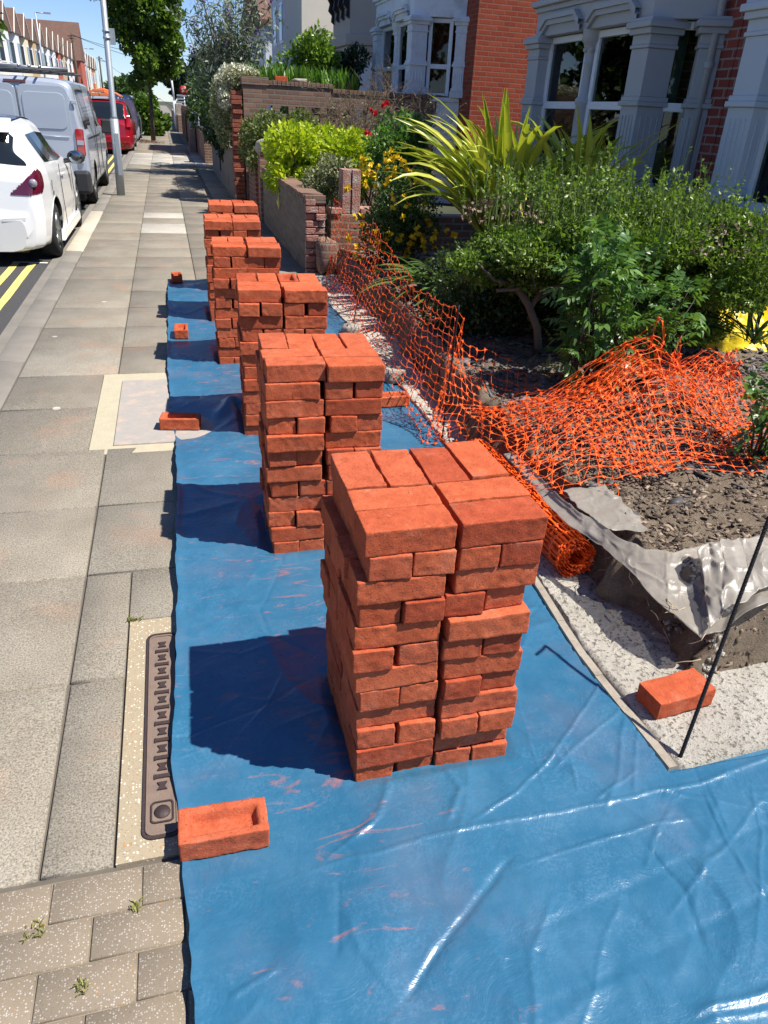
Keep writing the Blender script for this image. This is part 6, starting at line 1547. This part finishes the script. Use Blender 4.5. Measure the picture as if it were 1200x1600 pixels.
plant('rose_bush', 'rose bush with a few bright red blooms behind the brick garden wall', 'rose bush', (2.65, 9.9, .1), (2.78, 9.8, 1.22), (.46, .4, .46), 4200, .06, L['elder'], 14, .42, .6, .3, .3, 4)
def bloom(parent_lab, spots, r_, n, mat, name, petals=26):
    pass
def flowers_on(root, spots, size, mat, name='flower', n=9):
    """each bloom: a whorl of petals; one mesh part per plant"""
    for s in spots:
        P = []; D = []; ax = unit(G.normal(size=3)+np.array([-.3, -.5, .6]))
        for k in range(n): d = unit(G.normal(size=3)*.7+ax*.8); P.append(np.array(s)-np.array(root.location)); D.append(d)
        link(name, leaf_mesh(name, np.array(P), size, .85, 0, np.array(D)*2, svar=.15), root, mat)
rose = [o for o in C.objects if o.name.startswith('rose_bush')][0]
flowers_on(rose, [(2.36, 9.45, 1.62), (2.40, 9.47, 1.60), (2.50, 9.45, 1.68), (2.55, 9.5, 1.70), (2.30, 9.45, 1.40), (2.33, 9.5, 1.38)], .042, L['redfl'], n=14)
yb = plant('yellow_flower_bush', 'sprawling dark leaved shrub covered in yellow flowers behind the orange mesh', 'shrub', (2.15, 7.6, .1), (2.12, 7.5, .72), (.42, .42, .50), 8500, .042, L['mid'], 22, .38, .42, .4, .25, 5, stem_r=.012)
P, d = blob_points([(2.02, 7.35, .75, .42, .36, .52)], 150, .9, rng=G); P = P[(d[:, 1] < .2)][:66]
flowers_on(yb, P, .044, L['yellowfl'], n=7)
P, d = blob_points([(1.92, 7.3, 1.12, .2, .2, .15)], 16, .8, rng=G); flowers_on(yb, P, .042, L['yellowfl'], n=8)
P, d = blob_points([(2.45, 6.9, .55, .22, .25, .12)], 12, .8, rng=G); flowers_on(yb, P, .042, L['yellowfl'], n=8)
# phormium
def phormium(lab, base, specs, mat):
    V = []; F = []; T = []; k = 0
    for (az, L_, up, w_, tw, off) in specs:
        n_ = 12; d = np.array([math.cos(az), math.sin(az), 0]); sd0 = np.array([-math.sin(az), math.cos(az), 0]); p = np.array([off[0], off[1], 0.0]); el = up
        col = G.random(); drp = .55+.7*G.random()
        for i in range(n_):
            u = i/(n_-1); dirv = d*math.cos(el)+np.array([0, 0, 1])*math.sin(el); ww = w_*.5*(min(1, .45+u*1.6) if u < .5 else (1-((u-.5)/.5)**2.2))+.001
            sd = sd0*math.cos(tw*u)+np.cross(dirv, sd0)*math.sin(tw*u); nrm = np.cross(dirv, sd)
            V += [p-sd*ww+nrm*ww*.35, p-sd*ww*.62+nrm*ww*.18, p, p+sd*ww*.62+nrm*ww*.18, p+sd*ww+nrm*ww*.35]; p = p+dirv*L_/(n_-1); el -= (.35+1.6*u*u)*(1.0/(n_-1))*tw_l(L_)*drp
        for i in range(n_-1):
            for j in range(4): F.append((k+5*i+j, k+5*i+j+1, k+5*i+j+6, k+5*i+j+5)); T.append(min(1, max(0, (.15 if j in (1, 2) and col < .45 else .75)+G.normal()*.08)))
        k += 5*n_
    o = link('phormium', np_mesh('phormium', V, F, T), None, mat); o.location = base; return tag(o, lab, 'phormium')
def tw_l(L_): return 1.0+L_*.5
sp1 = []
for i in range(130):
    az = PI+G.normal()*1.0 if i < 62 else G.random()*2*PI; sp1.append((az, 1.15+.55*G.random(), 1.38-.30*abs(G.normal()), .055+.022*G.random(), G.normal()*.5, (G.normal()*.07, G.normal()*.07)))
phormium('large phormium with arching yellow striped strap leaves behind the green shrub', (3.0, 6.75, .42), sp1, L['phorm'])
sp2 = [(G.random()*2*PI, 1.0+.45*G.random(), 1.50-.16*abs(G.normal()), .050+.018*G.random(), G.normal()*.5, (G.normal()*.08, G.normal()*.08)) for _ in range(60)]
phormium('upright yellow green phormium just left of the grey bay window', (3.45, 6.3, .50), sp2, L['phorm'])
sp3 = [(PI*1.15+G.normal()*.7, .6+.35*G.random(), .75-.3*abs(G.normal()), .04, G.normal()*.4, (G.normal()*.06, G.normal()*.06)) for _ in range(46)]
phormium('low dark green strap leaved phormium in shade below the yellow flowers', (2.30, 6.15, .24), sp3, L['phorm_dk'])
# main shrub
def main_hedge():
    cl = []
    for (cx, cy, cz, rx, ry, rz_, n) in ((2.35, 4.65, .96, .55, .50, .24, 14), (2.9, 4.5, .98, .6, .55, .24, 16), (3.45, 4.35, .84, .55, .55, .28, 16), (2.12, 4.6, .82, .42, .42, .18, 9), (3.0, 4.6, .68, .7, .45, .24, 14), (2.35, 4.75, .78, .45, .4, .24, 12), (2.5, 4.2, .98, .4, .3, .16, 8), (3.1, 4.3, .50, .45, .35, .22, 9)):
        cl += sub_clumps((cx, cy, cz), (rx, ry, rz_), n, .40, G)
    t = thing('green_shrub', 'broad dense fine leaved green shrub on a bent bare stem in the garden', 'shrub', (2.23, 4.30, .20)); b = np.array(t.location)
    P, d = blob_points(cl, 175000, .40, holes=.10, hs=5, rng=G); link('foliage', leaf_mesh('foliage', P-b, .028, .5, .1, d*.35), t, L['hedge'])
    # upright sprigs on top
    mb = MB(); SP = []
    for k in range(420):
        c_ = cl[G.integers(len(cl))]; x = c_[0]+G.normal()*.25; y = c_[1]+G.normal()*.22; zt = 1.19-.20*max(0, x-3.0)+.05*G.normal()
        if x < 1.9 or x > 3.95: continue
        h = .10+.16*G.random()*(1.6 if k % 9 == 0 else 1); p0 = Vector((x, y, zt-.12)); p1 = p0+Vector((G.normal()*.04, G.normal()*.04, h+.06))
        mb.tube([p0-Vector(b), p0.lerp(p1, .5)-Vector(b)+Vector((.006, 0, 0)), p1-Vector(b)], [.003, .0022, .0012], 4, cap=False)
        for q in range(18): v = p0.lerp(p1, .3+.7*G.random()); SP.append([v.x-b[0], v.y-b[1], v.z-b[2]])
    tag(mb.build('sprig_stem', simple('green_stem', (.12, .17, .05)), t), kind='stuff'); tag(link('sprig_leaves', leaf_mesh('sprig_leaves', np.array(SP), .026, .5, .8), t, L['hedge']), kind='stuff')
    P, d = blob_points([(3.4, 4.2, 1.02, .5, .45, .10), (2.1, 4.7, 1.08, .3, .3, .08)], 260, .7, rng=G); link('dead_flowerhead', leaf_mesh('dead_flowerhead', np.repeat(P, 5, 0)-b+G.normal(size=(len(P)*5, 3))*.008, .018, .9, .2), t, L['seed'])
    mb = MB(); mb.tube([(-.10, -.04, -.06), (-.02, 0, .0), (.03, .02, .10), (.02, .05, .22), (-.04, .10, .36), (-.14, .16, .50), (-.22, .22, .62)], [.05, .036, .028, .025, .024, .022, .016], 10)
    mb.tube([(-.03, .09, .34), (.06, .14, .46), (.18, .2, .60)], [.018, .014, .009], 7); mb.tube([(-.04, .10, .36), (.3, .25, .50), (.8, .2, .66)], [.016, .012, .008], 6); mb.tube([(-.12, .15, .48), (-.30, .1, .52), (-.42, .1, .62)], [.014, .01, .006], 6)
    for k in range(16):
        e = cl[G.integers(len(cl))]; mb.tube([(.0+.1*G.normal(), .12, .45), ((e[0]-b[0])*.5, (e[1]-b[1])*.5, .5), (e[0]-b[0], e[1]-b[1], e[2]-b[2])], [.012, .008, .003], 5)
    mb.build('bent_stem', M['trunk'], t)
main_hedge()
plant('dark_undergrowth', 'dark shaded undergrowth filling the space behind the bent bare stem', 'undergrowth', (2.75, 5.2, .2), (2.70, 5.12, .50), (1.0, .48, .40), 46000, .034, L['under'], 30, .40, .5, .1, .05, 4)  # added plant; dense shade under the shrub put into its leaf colour
def compound(lab, name, cat, base, center, rad, n, leaflet, rach, mat, aspect=.45, pairs=3):
    t = thing(name, lab, cat, base); b = np.array(base); P = []; D = []; mb = MB()
    P0, d0 = blob_points(sub_clumps(center, rad, 12, .42, G), n, .5, rng=G)
    V = []; F = []; T = []; k = 0
    for p, d in zip(P0, d0):
        ax = unit(d*.7+np.array([0, 0, .35])+G.normal(size=3)*.3); sd = unit(np.cross(ax, [0, 0, 1]+G.normal(size=3)*.3)); nn = np.cross(sd, ax); L_ = rach*(.7+.6*G.random()); t0 = G.random()
        specs = [(L_, ax, 1.15)]+[(L_*(.35+.28*i), s*sd*.85+ax*.45, 1.0-.1*i) for i in range(pairs) for s in (-1, 1)]
        for (u, dr, sc) in specs:
            q = p-b+ax*u+np.array([0, 0, -.10*(u/rach)**2*rach]); dr = unit(dr+np.array([0, 0, -.35])+G.normal(size=3)*.12); l_ = leaflet*sc*(.8+.4*G.random()); s2 = unit(np.cross(dr, nn)); w_ = l_*aspect*.5
            pts = [q, q+dr*l_*.28+s2*w_*.85+nn*w_*.2, q+dr*l_*.6+s2*w_*.8+nn*w_*.2-np.array([0, 0, l_*.04]), q+dr*l_-np.array([0, 0, l_*.15]), q+dr*l_*.6-s2*w_*.8+nn*w_*.2-np.array([0, 0, l_*.04]), q+dr*l_*.28-s2*w_*.85+nn*w_*.2, q+dr*l_*.5]
            V += pts; F += [(k, k+1, k+6), (k+1, k+2, k+6), (k+2, k+3, k+6), (k+3, k+4, k+6), (k+4, k+5, k+6), (k+5, k, k+6)]; T += [min(1, max(0, t0+.15*G.normal()))]*6; k += 7
        if G.random() < .12: mb.tube([(G.normal()*.02, G.normal()*.02, 0), tuple((p-b)*.5+np.array([0, 0, .03])), tuple(p-b)], [.008, .005, .002], 5)
    link('foliage', np_mesh('foliage', V, F, T), t, mat); mb.build('stem', L['grass'] if False else M['trunk_dark'], t)
    return t
compound('leafy fresh green shrub with toothed compound leaves in front of the dense shrub', 'leafy_shrub', 'shrub', (2.45, 3.85, .20), (2.38, 3.72, .62), (.34, .28, .48), 330, .055, .085, L['elder'])
compound('taller fresh green shoots of compound leaves rising right of the bent stem', 'leafy_shrub', 'shrub', (2.20, 3.75, .20), (2.17, 3.66, .98), (.16, .16, .30), 80, .060, .09, L['elder'])
compound('loose pale green leafy sprays right of the leafy shrub over the mesh heap', 'leafy_shrub', 'shrub', (2.75, 3.8, .20), (2.72, 3.72, .72), (.22, .2, .26), 100, .05, .08, L['elder'])
# right edge: yellow flowered sprig, dark strap leaves
rs = compound('small leafy shoots with a yellow flower at the right edge beside the mesh heap', 'flowering_shoot', 'plant', (2.62, 2.62, .20), (2.60, 2.62, .44), (.12, .14, .30), 90, .048, .05, L['elder'], .5, 2)
flowers_on(rs, [(2.60, 2.62, .66), (2.63, 2.64, .63)], .04, L['yellowfl'], n=9)
sp4 = [(PI+G.normal()*1.2, .35+.2*G.random(), 1.0-.4*abs(G.normal()), .022, G.normal()*.4, (G.normal()*.03, G.normal()*.03)) for _ in range(26)]
phormium('dark narrow strap leaved plant at the right edge beside the yellow bag', (3.62, 3.95, .40), sp4, L['dark'])
spikes('joint_weed', 'tuft of yellow green moss and grass in a joint of the block paving', 'weed', -.44, -.40, 1.10, 1.14, 0, 40, .012, .002, L['grass'], .8, 3)
spikes('joint_weed', 'yellowish weed tuft in the block paving joint nearest the frame bottom', 'weed', -.32, -.30, .955, .985, 0, 34, .011, .002, L['grass'], .8, 3)
spikes('joint_weed', 'small green weed tuft in the block paving beside the sheet edge', 'weed', -.215, -.20, 1.11, 1.14, 0, 30, .011, .002, L['grass'], .8, 3)
spikes('joint_weed', 'tiny weed in the flagstone joint at the corner of the pale aggregate strip', 'weed', -.27, -.22, 2.215, 2.235, 0, 40, .014, .003, L['grass'], .8, 3)

# white flowers on top of the climber
cb = [o for o in C.objects if o.name.startswith('variegated_climber')][0]
P, d = blob_points([(1.36, 15.25, 2.12, .34, .40, .12), (1.16, 15.3, 1.98, .22, .35, .16), (1.08, 15.2, 1.7, .12, .3, .2)], 2600, .7, rng=G)
link('blossom', leaf_mesh('blossom', P-np.array(cb.location), .035, .8, .3), cb, leafmat('flower_cream', (.45, .45, .30), (.78, .78, .62), .5, .2, (1, 1, .9)))
# street trees on the opposite pavement, beyond the left edge of the frame (seen in the bay windows; the first two added to darken the canted panes)
for i, (x, y) in enumerate(((-10.3, -8), (-10.2, 6), (-10.3, 19), (-10.2, 33), (-10.2, 47))):
    tree('street_tree', ['leafy tree across the road behind the photographer', 'leafy tree across the road level with the nearest stack', 'leafy tree across the road level with the white hatchback', 'leafy tree across the road level with the red estate car', 'leafy tree across the road before the first terraced house'][i], (x, y, 0), 2.2, .12, sub_clumps((x, y, 4.6), (2.6, 3.2, 2.7), 16, .45, G), 5200, .34, L['mid'], .85, .1, .6, 'trees on the opposite pavement')

spikes('wall_top_weeds', 'fresh green weeds growing along the top of the right end of boundary wall', 'weeds', 4.4, 6.3, 14.86, 15.1, 1.72, 380, .34, .03, L['ivy'], .6)
